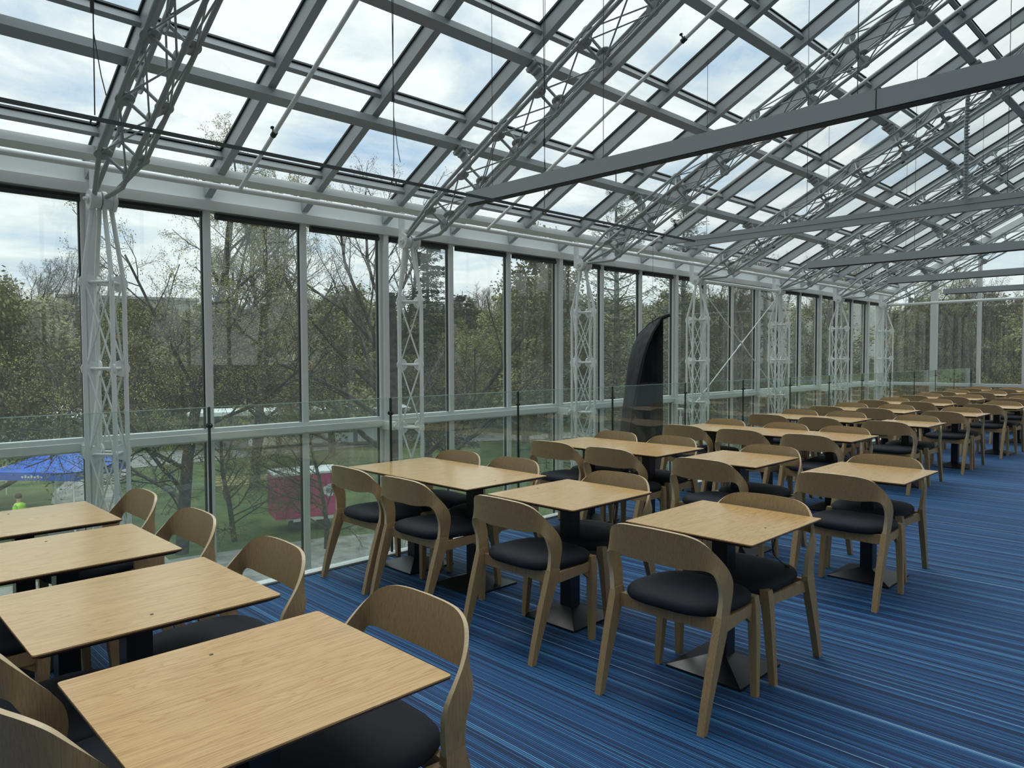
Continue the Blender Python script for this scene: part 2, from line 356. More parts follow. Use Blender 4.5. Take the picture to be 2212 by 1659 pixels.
for i in range(len(edges)-1):
    a, c = edges[i], edges[i+1]
    b = MB(); b.bar(rp((a+c)/2, 0, 0.002), rp((a+c)/2, S_END, 0.002), c-a-0.01, 0.008, up=NUP)
    tag(b.build('window_%d' % (nW+12+i), M['roof_glass']), kind='structure')

# ------------------------------------------------------------------ lattice columns and roof trusses
COLX = [1.79, 4.84, 7.81, 10.80, 13.82, 16.81, 19.72]
YC = 6.5; HUBZ = 2.842
RINGS = [2.183-0.69*k for k in range(0, 9)]
CA, CB = 0.150, 0.205
def make_column():
    root = empty('lattice_column', (0, YC, -3.6)); off = Vector((0, -0, 0))
    ch = {'x-': (-CA, 0), 'y-': (0, -CB), 'x+': (CA, 0), 'y+': (0, CB)}
    hubp = {'x-': (-0.065, 0), 'y-': (0.01, -0.03), 'x+': (0.065, 0), 'y+': (-0.01, 0.03)}
    Z = lambda z: z+3.6
    for k, (dx, dy) in ch.items():
        hx, hy = hubp[k]; b = MB()
        b.tube([(hx, hy, Z(HUBZ-0.04)), (hx*1.2, hy*1.2, Z(HUBZ-0.13)), (dx*0.93, dy*0.93, Z(2.27)), (dx, dy, Z(2.16)), (dx, dy, Z(-3.6))], 0.0185, 8)
        b.build('chord', M['steel'], root)
    order = ['x-', 'y-', 'x+', 'y+']
    def one(fn, name):
        b = MB(); fn(b); b.build(name, M['steel'], root)
    for i, z in enumerate(RINGS):
        rg = MB()
        for j, k in enumerate(order):
            dx, dy = ch[k]; n_ = ch[order[(j+1) % 4]]
            c0 = Vector((dx, dy, Z(z))); inward = Vector((-dx, -dy, 0)).normalized()
            side = Vector((-dy, dx, 0)).normalized()
            one(lambda b: b.cyl(c0+inward*0.036, side, 0.066, 0.012, 20), 'node_plate')
            a_ = Vector((dx, dy, 0))*0.72; c_ = Vector((n_[0], n_[1], 0))*0.72
            rg.tube([a_+Vector((0, 0, Z(z))), c_+Vector((0, 0, Z(z)))], 0.013, 8)
            if i+1 < len(RINGS):
                z2 = RINGS[i+1]; f_ = 0.86
                one(lambda b: b.tube([(dx*f_, dy*f_, Z(z)-0.03), (n_[0]*f_, n_[1]*f_, Z(z2)+0.03)], 0.0075, 6), 'diagonal_rod')
                if j % 2 == 0:
                    one(lambda b: b.tube([(dx*f_, dy*f_, Z(z2)+0.03), (n_[0]*f_, n_[1]*f_, Z(z)-0.03)], 0.0075, 6), 'diagonal_rod')
        rg.build('spacer_ring', M['steel'], root)
    b = MB()
    for dx, w, r in ((-0.082, 0.028, 0.080), (-0.04, 0.055, 0.064), (0.012, 0.03, 0.074), (0.05, 0.045, 0.064), (0.084, 0.028, 0.080)):
        b.cyl((dx, 0, Z(HUBZ)), (1, 0, 0), r, w, 28)
    b.cyl((-0.102, 0, Z(HUBZ)), (1, 0, 0), 0.036, 0.02, 20); b.cyl((-0.118, 0, Z(HUBZ)), (1, 0, 0), 0.014, 0.03, 8)
    b.cyl((0.104, 0, Z(HUBZ)), (1, 0, 0), 0.036, 0.02, 20)
    b.build('hub', M['steel'], root)
    b = MB(); b.bar((-0.03, 0.10, Z(HUBZ-0.02)), (-0.03, 0.10, Z(3.17)), 0.05, 0.05, up=(0, 1, 0)); b.bar((-0.03, 0.04, Z(HUBZ)), (-0.03, 0.12, Z(HUBZ)), 0.03, 0.05)
    b.build('head_strut', M['steel'], root)
    b = MB()
    for z in (0.80,): b.box(-0.10, -0.04, 0.20, 0.42, Z(z)-0.04, Z(z)+0.05); b.cyl((-0.07, 0.19, Z(z)), (0, 1, 0), 0.03, 0.04)
    b.build('wall_bracket', M['steel'], root)
    return root
def make_truss():
    root = empty('roof_truss', (0, YC, HUBZ)); O = Vector((0, YC, HUBZ))
    nodes = [0.854+0.58*k for k in range(0, 15) if 0.854+0.58*k < S_END]
    DT, DS, DB, HW = -0.395, -0.60, -0.795, 0.165
    ch = {'top': (0, DT), 'left': (-HW, DS), 'bottom': (0, DB), 'right': (HW, DS)}
    hub = {'top': (-0.045, 0.02, 0.05), 'left': (-0.06, -0.03, 0.03), 'bottom': (0.018, -0.06, 0.02), 'right': (0.07, -0.02, 0.05)}
    ends = {'top': nodes[0], 'left': nodes[0], 'bottom': nodes[0]-0.06, 'right': nodes[0]}
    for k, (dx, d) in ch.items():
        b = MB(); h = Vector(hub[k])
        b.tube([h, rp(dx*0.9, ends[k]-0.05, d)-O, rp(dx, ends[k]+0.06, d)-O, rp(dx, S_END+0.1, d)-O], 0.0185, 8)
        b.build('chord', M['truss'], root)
    order = ['top', 'left', 'bottom', 'right']; mid = -0.595
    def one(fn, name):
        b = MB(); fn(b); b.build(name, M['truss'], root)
    for i, s_ in enumerate(nodes):
        rg = MB(); ctr = rp(0, s_, mid)-O; slope = Vector((0, -TC, TS))
        for j, k in enumerate(order):
            dx, d = ch[k]; nk = ch[order[(j+1) % 4]]
            c0 = rp(dx, s_, d)-O; inn = (ctr-c0).normalized()
            one(lambda b: b.cyl(c0+inn*0.036, inn.cross(slope), 0.064, 0.011, 20), 'node_plate')
            rg.tube([c0.lerp(ctr, .22), (rp(nk[0], s_, nk[1])-O).lerp(ctr, .22)], 0.013, 8)
            if i+1 < len(nodes):
                s2 = nodes[i+1]; q = rp(nk[0], s2, nk[1])-O; p = c0
                if (i+j) % 2: p, q = rp(dx, s2, d)-O, rp(nk[0], s_, nk[1])-O
                one(lambda b: b.tube([p.lerp(ctr, 0.05), q], 0.0075, 6), 'diagonal_rod')
                if j in (1, 2) and i < 8:
                    p2, q2 = (rp(nk[0], s_, nk[1])-O, rp(dx, s2, d)-O) if (i+j) % 2 == 0 else (c0, rp(nk[0], s2, nk[1])-O)
                    one(lambda b: b.tube([p2.lerp(ctr, 0.05), q2], 0.0065, 6), 'diagonal_rod')
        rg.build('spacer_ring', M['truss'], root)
        if i % 2 == 1:
            bk = MB()
            bk.bar(rp(0, s_, DT+0.02)-O, rp(0, s_, -0.25)-O, 0.085, 0.02, up=(1, 0, 0), w1=0.14)
            bk.bar(rp(0, s_-0.07, -0.262)-O, rp(0, s_+0.07, -0.262)-O, 0.13, 0.035, up=NUP)
            bk.bar(rp(0, s_-0.05, -0.30)-O, rp(0, s_+0.05, -0.30)-O, 0.08, 0.04, up=NUP)
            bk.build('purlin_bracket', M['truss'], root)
    return root
col0 = make_column(); tr0 = make_truss(); ck, tk = kids(col0), kids(tr0)
for i, x in enumerate(COLX+[ -1.2]):
    c_ = col0 if i == 0 else copy_tree(col0, None, ck); t_ = tr0 if i == 0 else copy_tree(tr0, None, tk)
    c_.location.x = x; t_.location.x = x
    if x < 0:
        wh = 'outside the left edge, before the first window column'
        tag(c_, 'white lattice column ' + wh, 'column', 'white lattice columns'); tag(t_, 'shade-grey roof truss ' + wh, 'truss', 'tubular roof trusses'); continue
    extra = {0: 'beside the foreground tables', 1: 'above the first table row', 2: 'just left of the black boat', 3: 'just right of the black boat', 4: 'at the right foot of the cross bracing', 5: 'between bracing and far corner', 6: 'at the far window corner'}[i]
    tag(c_, 'white tubular lattice column, %s from the left, %s' % (ORD[i], extra), 'column', 'white lattice columns')
    tag(t_, 'shade-grey tubular roof truss rising from the %s column from the left' % ORD[i], 'truss', 'tubular roof trusses')

b = MB(); b.tube([(X0, 6.34, 3.07), (XE-0.3, 6.34, 3.07)], 0.026, 12); eav = b.build('eave_pipe', M['steel'])
tag(eav, 'grey round pipe running along the eaves above the windows', 'pipe')
PX = [2.86+2.99*k for k in range(-1, 6)]
for i, x in enumerate(PX):
    root = empty('sprinkler_pipe', (x, 6.34, 3.07)); O = Vector((x, 6.34, 3.07))
    p0 = rp(x, 0.516, -0.438)-O; p1 = rp(x, S_END, -0.438)-O; d = (p1-p0).normalized()
    b = MB(); b.tube([p0, p1], 0.018, 10); b.build('pipe', M['steel'], root)
    for s_ in (0.75, 3.0, 5.2):
        b = MB(); q = p0+d*s_; n_ = Vector((0, TS, TC))
        b.cyl(q, d, 0.024, 0.05, 12); b.tube([q, q+n_*0.06], 0.008, 8); b.cyl(q+n_*0.065, n_, 0.016, 0.006, 12); b.build('sprinkler_head', M['gasket'], root)
    lab = 'grey sprinkler pipe following the roof slope, %s from the left' % ORD[max(i-1, 0)] if i else 'grey sprinkler pipe following the roof slope, beyond the left picture edge'
    tag(root, lab, 'pipe', 'sprinkler pipes under the roof')

# strut and cross bracing between columns four and five
b = MB(); b.tube([(COLX[3]+0.13, YC, HUBZ), (COLX[4]-0.13, YC, HUBZ)], 0.028, 12)
tag(b.build('horizontal_strut', M['steel']), 'grey round strut joining the hubs of the fourth and fifth columns', 'strut')
for a, c, lb in ((3, 4, 'descending to the right'), (4, 3, 'descending to the left')):
    b = MB(); dy = -0.02 if a == 3 else 0.02
    p, q = Vector((COLX[a], YC+dy, HUBZ-0.08)), Vector((COLX[c], YC+dy, 0.80)); b.tube([p, q], 0.009, 8)
    b.tube([p.lerp(q, 0.47), p.lerp(q, 0.53)], 0.016, 8)
    tag(b.build('brace_rod', M['steel']), 'thin diagonal brace rod %s between the fourth and fifth columns' % lb, 'brace rod', 'cross bracing rods')
b = MB(); b.tube([(COLX[6], YC-0.08, HUBZ), (COLX[6], -3.9, HUBZ+0.05)], 0.034, 12)
tag(b.build('tie_tube', M['steel']), 'long horizontal grey tube crossing before the far gable glazing', 'tube')

# ------------------------------------------------------------------ hanging rail, lamp beams, wires
b = MB(); b.box(-1.0, 6.15, 3.732, 3.748, 2.665, 2.682)
tag(b.build('hanging_rail', M['rail']), 'thin dark rail hung lengthwise on wires below the roof', 'rail')
def wire(pts, r, name, label, cat, grp=None, m='wire'):
    b = MB(); b.tube(pts, r, 6); o = b.build(name, M[m]); tag(o, label, cat, grp); return o
for i, (x, nm) in enumerate(((1.01, 'left'), (2.67, 'middle'), (4.04, 'right'))):
    root = empty('hanging_wire', (x, 3.74, 2.66)); zt = roofz(3.74)-0.25-2.66
    b = MB(); b.tube([(0, 0, 0.03), (0.004, 0, 0.5), (-0.01, 0, zt)], 0.0028, 6); b.tube([(0.0, 0.0, 0.5), (0.02, 0, zt)], 0.0024, 6)
    b.tube([(0.004, 0, 0.40), (0.03, 0.0, 0.22), (0.05, 0, 0.13)], 0.0024, 6); b.build('cable', M['wire'], root)
    b = MB(); b.cyl((0, 0, 0.52), (0, 0, 1), 0.009, 0.05, 8); b.build('cable_clamp', M['gasket'], root)
    b = MB(); b.tube([(0.018*math.cos(t), 0, -0.005+0.018*math.sin(t)) for t in [k*math.pi/8-1.2 for k in range(15)]], 0.004, 6); b.build('hook', M['wire'], root)
    tag(root, 'pair of thin steel wires with hook holding the dark rail, %s one' % nm, 'wire', 'wires holding the dark rail')
for k in range(5):
    x = 3.76+3.02*k; yl = 4.28-0.03*k
    root = empty('lamp_beam', (x, yl, 2.8)); b = MB()
    if k == 1:
        b.box(-0.03, 0.03, -7.9, 0.25, -0.01, 0.035); b.build('housing', M['beam'], root)
        b = MB(); b.box(-0.025, 0.025, -3.15, -0.02, -0.065, -0.012); b.build('lamp_body', M['beam'], root)
    else:
        b.box(-0.03, 0.03, -7.9, 0, -0.045, 0.05); b.build('housing', M['beam'], root)
        b = MB(); b.box(-0.026, 0.026, -7.9, -0.02, -0.056, -0.046); b.build('diffuser', M['gasket'], root)
        b = MB(); b.box(-0.031, 0.031, -3.0, -2.995, -0.046, 0.051); b.build('joint', M['gasket'], root)
    tag(root, 'long grey lamp beam hanging across the hall, %s from the camera' % ORD[k], 'lamp beam', 'suspended lamp beams')
    for j, dy in enumerate((0.27, 1.32, 2.9, 4.6)):
        y = yl-dy; nm = ('nearest its free end', 'second from its free end', 'third from its free end', 'fourth from its free end')[j]
        wire([(x, y, 2.84), (x, y, roofz(y)-0.16)], 0.0022, 'suspension_wire', 'thin wire of the %s lamp beam, %s' % (ORD[k], nm), 'wire', 'lamp beam wires')
# perforated cable chain hanging to the second beam
b = MB()
b.tube([(6.72, 1.62+0.0, 2.84), (6.70, 1.62, 3.4), (6.66, 1.60, 3.70)], 0.015, 8)
b.tube([(6.66, 1.60, 3.70), (6.7, 1.3, 3.74), (6.75, 0.9, 3.80), (6.75, 0.2, 3.86)], 0.014, 8)
for k in range(34):
    t = k/33; p = Vector((6.72, 1.62, 2.84)).lerp(Vector((6.66, 1.60, 3.70)), t); b.cyl(p, (0, 0, 1), 0.018, 0.008, 10)
tag(b.build('cable_hose', M['truss']), 'ribbed grey cable hose hanging down to the second lamp beam', 'hose')

# ------------------------------------------------------------------ glass balustrade
px0 = 1.93
bx = [px0+1.443*k for k in range(-4, 14)]
bx = [x for x in bx if x < XE-0.1]+[XE-0.12]
for i in range(len(bx)-1):
    a, c = bx[i]+0.007, bx[i+1]-0.007
    root = empty('glass_balustrade', ((a+c)/2, YR, 0)); h = (c-a)/2
    b = MB(); b.box(-h, h, -0.006, 0.006, 0.01, RAIL_Z-0.004); b.build('pane', M['rail_glass'], root)
    b = MB(); b.box(-h, h, -0.006, 0.006, RAIL_Z-0.0035, RAIL_Z); b.build('top_edge', M['glass_edge'], root)
    b = MB(); b.box(-h-0.004, -h, -0.007, 0.007, 0.01, RAIL_Z); b.build('side_edge', M['gasket'], root); b = MB(); b.box(h, h+0.004, -0.007, 0.007, 0.01, RAIL_Z); b.build('side_edge', M['gasket'], root)
    lab = 'clear glass balustrade panel, %s from the left picture edge' % ORD[max(i-2, 0)] if i >= 2 else 'clear glass balustrade panel beyond the left picture edge'
    tag(root, lab, 'glass panel', 'glass balustrade panels')
for i, x in enumerate(bx[1:-1]):
    q = 1.0 if i in (3, 4) else 0.62
    b = MB(); b.cyl((0, -0.014, 1.13), (0, 1, 0), 0.017*q, 0.010, 16); b.ball((0, -0.022, 1.13), 0.012*q, 12); b.cyl((0, 0.014, 1.13), (0, 1, 0), 0.017*q, 0.010, 16); b.cyl((0, 0, 1.13), (0, 1, 0), 0.005, 0.04, 8)
    o = b.build('glass_clamp', M['black_steel']); o.location = (x, YR, 0)
    lab = 'round dark clamp between balustrade panels, %s from the left' % ORD[max(i-3, 0)] if i >= 3 else 'round dark clamp between balustrade panels left of the picture'
    tag(o, lab, 'clamp', 'round clamps on the balustrade')

# ------------------------------------------------------------------ chair
def crom(P, n):
    out = []; k = len(P)
    for i in range(k-1):
        p0, p1, p2, p3 = P[max(i-1, 0)], P[i], P[i+1], P[min(i+2, k-1)]
        for j in range(n):
            t = j/n
            out.append(tuple(0.5*((2*p1[a])+(-p0[a]+p2[a])*t+(2*p0[a]-5*p1[a]+4*p2[a]-p3[a])*t*t+(-p0[a]+3*p1[a]-3*p2[a]+p3[a])*t**3) for a in range(3)))
    out.append(tuple(P[-1])); return out
FP = [(.040, 0, .820), (.042, .10, .818), (.052, .17, .812), (.072, .225, .793), (.10, .262, .755), (.135, .285, .71), (.172, .296, .665), (.200, .297, .62), (.211, .292, .57), (.207, .285, .515), (.198, .279, .45)]
RP = [(.068, 0, .660), (.070, .10, .658), (.078, .17, .662), (.087, .22, .668), (.093, .257, .664), (.098, .279, .645), (.108, .288, .618), (.121, .289, .585), (.130, .287, .555), (.133, .283, .515), (.129, .277, .45)]
def make_chair():
    root = empty('dining_chair')
    FH, RH = crom(FP, 4), crom(RP, 4)
    F_ = [(x, -y, z) for x, y, z in reversed(FH[1:])]+FH; R_ = [(x, -y, z) for x, y, z in reversed(RH[1:])]+RH
    n = len(F_); nv = 5; grid = [[Vector(F_[i]).lerp(Vector(R_[i]), j/(nv-1)) for j in range(nv)] for i in range(n)]
    nor = [[None]*nv for _ in range(n)]
    for i in range(n):
        for j in range(nv):
            du = grid[min(i+1, n-1)][j]-grid[max(i-1, 0)][j]; dv = grid[i][min(j+1, nv-1)]-grid[i][max(j-1, 0)]
            nor[i][j] = du.cross(dv).normalized()
    mid = grid[n//2][2]; sgn = 1 if nor[n//2][2].x < 0 else -1    # outward = away from the sitter
    b = MB(); vo = []; vi = []
    for i in range(n):
        u = abs(i-(n-1)/2)/((n-1)/2); th = 0.0065+0.006*max(0, u-0.55)/0.45
        for j in range(nv):
            o_ = nor[i][j]*sgn; vo.append(grid[i][j]+o_*th); vi.append(grid[i][j]-o_*th)
    q = lambda i, j: i*nv+j
    fo = [(q(i, j), q(i, j+1), q(i+1, j+1), q(i+1, j)) for i in range(n-1) for j in range(nv-1)]
    b.add(vo, fo, True); b.add(vi, [tuple(reversed(f)) for f in fo], True)
    for j in (0, nv-1):
        vs = [vo[q(i, j)] for i in range(n)]+[vi[q(i, j)] for i in range(n)]
        b.add(vs, [(i, i+1, n+i+1, n+i) for i in range(n-1)], False, 1)
    for i in (0, n-1):
        vs = [vo[q(i, j)] for j in range(nv)]+[vi[q(i, j)] for j in range(nv)]
        b.add(vs, [(j, j+1, nv+j+1, nv+j) for j in range(nv-1)], False, 1)
    o = b.build('backrest', None, root, [M['chair_oak'], M['ply_edge']])
    for s in (-1, 1):
        def quad(x0, x1, y0, y1, z): return [(x0, y0*s, z), (x1, y0*s, z), (x1, y1*s, z), (x0, y1*s, z)]
        b = MB(); rows = [quad(0.0, .032, .252, .284, 0.0), quad(.028, .072, .252, .286, .12), quad(.072, .135, .254, .290, .28), quad(.122, .200, .258, .293, .44), quad(.133, .200, .264, .292, .475)]
        vs = [v for r_ in rows for v in r_]; fs = [(3, 2, 1, 0), (16, 17, 18, 19)]+[(4*i+j, 4*i+(j+1) % 4, 4*i+4+(j+1) % 4, 4*i+4+j) for i in range(4) for j in range(4)]
        b.add(vs, fs if s > 0 else [tuple(reversed(f)) for f in fs]); b.build('leg', M['chair_oak'], root)
        b = MB(); rows = [quad(.483, .513, .248, .278, 0.0), quad(.497, .540, .225, .268, .33), quad(.500, .546, .215, .262, .42), quad(.502, .544, .213, .256, .462)]
        vs = [v for r_ in rows for v in r_]; fs = [(3, 2, 1, 0), (12, 13, 14, 15)]+[(4*i+j, 4*i+(j+1) % 4, 4*i+4+(j+1) % 4, 4*i+4+j) for i in range(3) for j in range(4)]
        b.add(vs, fs if s > 0 else [tuple(reversed(f)) for f in fs]); b.build('leg', M['chair_oak'], root)
    b = MB()
    b.bar((.178, -.258, .415), (.178, .258, .415), .026, .062)
    b.bar((.515, -.225, .405), (.515, .225, .405), .024, .045)
    for s in (-1, 1):
        b.bar((.18, .262*s, .408), (.515, .232*s, .405), .024, .056, h1=.05)
        b.add([(.43, .246*s, .39), (.515, .240*s, .39), (.515, .240*s, .33), (.43, .222*s, .39), (.515, .216*s, .39), (.515, .216*s, .33)], [(0, 1, 2), (5, 4, 3), (0, 2, 5, 3)])
    b.build('seat_frame', M['chair_oak'], root)
    # cushion: lofted superellipse layers
    b = MB(); lay = [(.434, .90), (.440, .965), (.455, 1.0), (.472, .99), (.487, .945), (.497, .84), (.504, .6)]
    n = 36; vs = []
    for z, k in lay:
        for j in range(n):
            t = 2*math.pi*j/n; ct, st = math.cos(t), math.sin(t); e = 2/3.3
            x = .352+.246*k*math.copysign(abs(ct)**e, ct); wy = .257
            y = wy*k*math.copysign(abs(st)**e, st)
            vs.append((x, y, z-0.010*((x-.2)/.35 if x > .2 else 0)+.004))
    vs.append((.352, 0, .505)); fs = [(i*n+j, i*n+(j+1) % n, (i+1)*n+(j+1) % n, (i+1)*n+j) for i in range(len(lay)-1) for j in range(n)]
    t0 = (len(lay)-1)*n; fs += [(t0+j, t0+(j+1) % n, len(vs)-1) for j in range(n)]+[tuple(range(n-1, -1, -1))]
    b.add(vs, fs, True); b.build('seat', M['fabric'], root)
    return root
chair0 = make_chair(); chk = kids(chair0); chair_used = [False]
def chair(xr, yc, face, label, group, jit=0.0):
    """xr: line of the rear feet; face +1 looks to +x, -1 to -x"""
    c_ = chair0 if not chair_used[0] else copy_tree(chair0, None, chk); chair_used[0] = True
    c_.location = (xr, yc, 0); c_.rotation_euler = (0, 0, (0 if face > 0 else math.pi)+jit); tag(c_, label, 'chair', group)
    return c_

# ------------------------------------------------------------------ table
TX, TY = 0.74, 0.68
def make_table(ty=TY):
    root = empty('pedestal_table')
    def rr(hx, hy, r, n=4):
        P = []
        for cx, cy_, a0 in ((hx-r, hy-r, 0), (-hx+r, hy-r, 90), (-hx+r, -hy+r, 180), (hx-r, -hy+r, 270)):
            for k in range(n+1):
                a = math.radians(a0+90*k/n); P.append((cx+r*math.cos(a), cy_+r*math.sin(a)))
        return P
    P = rr(TX/2, ty/2, 0.010); b = MB(); b.prism(P, .7455, .75); n = len(P)
    Q = rr(TX/2-0.022, ty/2-0.022, 0.008)
    vs = [(x, y, .7455) for x, y in P]+[(x, y, .741) for x, y in P]+[(x, y, .728) for x, y in Q]
    b.add(vs, [(n+i, n+(i+1) % n, (i+1) % n, i) for i in range(n)]+[(2*n+i, 2*n+(i+1) % n, n+(i+1) % n, n+i) for i in range(n)]+[tuple(2*n+i for i in reversed(range(n)))], mi=1)
    tp = b.build('table_top', None, root, [M['top_oak'], M['edge']])
    b = MB(); b.cyl((0, 0, .7503), (0, 0, 1), .0055, .0016, 16); b.build('cable_grommet', M['brass'], tp)
    b = MB(); b.box(-.042, .042, -.042, .042, .05, .722); b.build('column', M['black_steel'], root)
    b = MB(); b.box(-.2, .2, -.16, .16, .716, .728); b.build('top_bracket', M['black_steel'], root)
    b = MB(); h = .205
    vs = [(-h, -h, 0), (h, -h, 0), (h, h, 0), (-h, h, 0), (-h, -h, .012), (h, -h, .012), (h, h, .012), (-h, h, .012), (-.043, -.043, .068), (.043, -.043, .068), (.043, .043, .068), (-.043, .043, .068)]
    b.add(vs, [(3, 2, 1, 0), (0, 1, 5, 4), (1, 2, 6, 5), (2, 3, 7, 6), (3, 0, 4, 7), (4, 5, 9, 8), (5, 6, 10, 9), (6, 7, 11, 10), (7, 4, 8, 11), (8, 9, 10, 11)])
    b.build('foot_plate', M['black_steel'], root)
    return root
table0 = make_table(); tbk = kids(table0); table_used = [False]
def copy_table():
    if not table_used[0]: table_used[0] = True; return table0
    return copy_tree(table0, None, tbk)
def table(x0, y0, label, group, gr=0.23):
    t_ = copy_table()
    tp = [c for c in t_.children if c.name.startswith('table_top')][0]; tp.children[0].location = (-.02, gr, 0)
    t_.location = (x0+TX/2, y0+TY/2, 0); tag(t_, label, 'table', group); return t_

random.seed(4)
FG = [(.450, 1.432), (.444, 2.350), (.432, 3.225), (.432, 4.040)]
for i, (x, y) in enumerate(FG):
    table(x, y, 'oak-topped pedestal table, %s from the camera in the left foreground column' % ORD[i], 'foreground tables at the left', (.234, -.229, .227, .23)[i])
for i, yc in enumerate((1.82, 2.77, 3.62, 4.40)):
    chair(1.455, yc, -1, 'oak chair with curved back across the %s foreground table, facing left' % ORD[i], 'chairs at the foreground tables', random.uniform(-.03, .03))
chair(.22, 1.95, 1, 'oak chair at the lower left corner of the picture, back to the left', 'chairs at the foreground tables', 0.32)
chair(.24, 2.52, 1, 'oak chair behind the corner chair at the left edge, partly hidden', 'chairs at the foreground tables', 0.21)
chair(.14, 3.56, 1, 'oak chair hidden left of the third foreground table, only its legs show', 'chairs at the foreground tables', 0)
ROWS = [
 (2.945, [1.496, 2.522, 3.395, 4.075], [(2.616, 1.823), (2.62, 2.80), (2.63, 3.72), (2.64, 4.36)], [(3.79, 1.815), (3.86, 2.86), (3.88, 3.82), (3.86, 4.44)]),
 (5.03, [1.526, 2.535, 3.40, 4.08], [(4.66, 1.84), (4.68, 2.82), (4.72, 3.72), (4.74, 4.38)], [(5.93, 1.91), (5.92, 2.81), (5.96, 3.80), (5.96, 4.46)]),
 (7.17, [2.64, 3.322, 4.004], [(6.84, 2.97), (6.86, 3.68), (6.87, 4.36)], [(8.03, 3.00), (8.02, 3.64), (8.03, 4.40)]),
 (9.24, [2.56, 3.42, 4.102], [(8.86, 2.92), (8.88, 3.70), (8.88, 4.36)], [(10.16, 2.92), (10.20, 3.80), (10.15, 4.42)]),
 (11.25, [2.53, 3.42, 4.102], [(10.92, 2.88), (10.95, 3.76), (10.94, 4.44)], [(12.12, 2.90), (12.14, 3.78), (12.14, 4.46)]),
 (13.28, [2.45, 3.45, 4.13], [(12.95, 2.86), (12.96, 3.78), (12.96, 4.46)], [(14.18, 2.80), (14.16, 3.78), (14.16, 4.46)]),
 (15.32, [2.55, 3.45, 4.13], [(15.0, 2.90), (15.0, 3.78), (15.0, 4.44)], [(16.20, 2.86), (16.2, 3.78), (16.2, 4.46)]),
 (17.35, [2.77, 3.45, 4.13], [(17.02, 3.10), (17.02, 3.80), (17.02, 4.48)], [(18.24, 3.10), (18.24, 3.80), (18.24, 4.48)]),
 (19.35, [3.45, 4.13], [(19.02, 3.80), (19.02, 4.46)], [(20.26, 3.84), (20.26, 4.50)]),
]
for r, (x0, ys, near, far) in enumerate(ROWS):
    n = len(ys)
    for j, y in enumerate(ys):
        pos = '%s from the aisle' % ORD[j] if j < n-1 else 'beside the balustrade'
        table(x0+random.uniform(-.006, .006), y, 'pale oak pedestal table %s in the %s long row' % (pos, ORD[r]), 'oak tables in the long rows', {(0, 0): -.23, (0, 1): .25, (0, 3): .28, (1, 0): .28, (1, 1): -.245}.get((r, j), (-.23, .24)[(r+j) % 2]))
    for j, (x, y) in enumerate(near):
        pos = '%s table from the aisle' % ORD[j] if j < n-1 else 'table beside the balustrade'
        chair(x, y, 1, 'oak chair showing its back, at the %s, %s row' % (pos, ORD[r]), 'oak chairs along the long rows', random.uniform(-.02, .02))
    for j, (x, y) in enumerate(far):
        pos = '%s table from the aisle' % ORD[j] if j < n-1 else 'table beside the balustrade'
        chair(x, y, -1, 'oak chair facing the camera behind the %s, %s row' % (pos, ORD[r]), 'oak chairs along the long rows', random.uniform(-.02, .02))

# cable hanging from the aisle table of the first row
for (x, y, lab) in ((3.50, 1.66, 'thin black cable hanging from the aisle table of the first row'), (3.42, 2.60, 'thin black cable hanging under the second table of the first row'), (5.50, 4.2, 'thin black cable hanging under the balustrade table of the second row')):
    b = MB(); b.tube([(0, 0, .727), (.004, -.004, .66), (-.004, .006, .60), (.006, 0, .56), (.03, -.02, .53), (.055, -.035, .508)], .0028, 6); b.tube([(0, 0, .727), (-.016, .006, .64), (-.008, .004, .575), (.006, 0, .56)], .0024, 6)
    b.cyl((.062, -.04, .506), (.8, -.5, -.1), .006, .02, 8)
    o = b.build('power_cable', M['gasket']); o.location = (x, y, 0); tag(o, lab, 'cable', 'cables under the tables')

# white stand foot at the right picture edge
b = MB(); b.box(-.10, .10, -.06, .06, 0, .035); b.box(-.02, .02, -.02, .02, .035, .06)
o = b.build('stand_base', M['white']); p = Vector((6.70, 1.07, 0)); o.location = p; tag(o, 'small white stand base on the carpet at the right picture edge', 'stand')

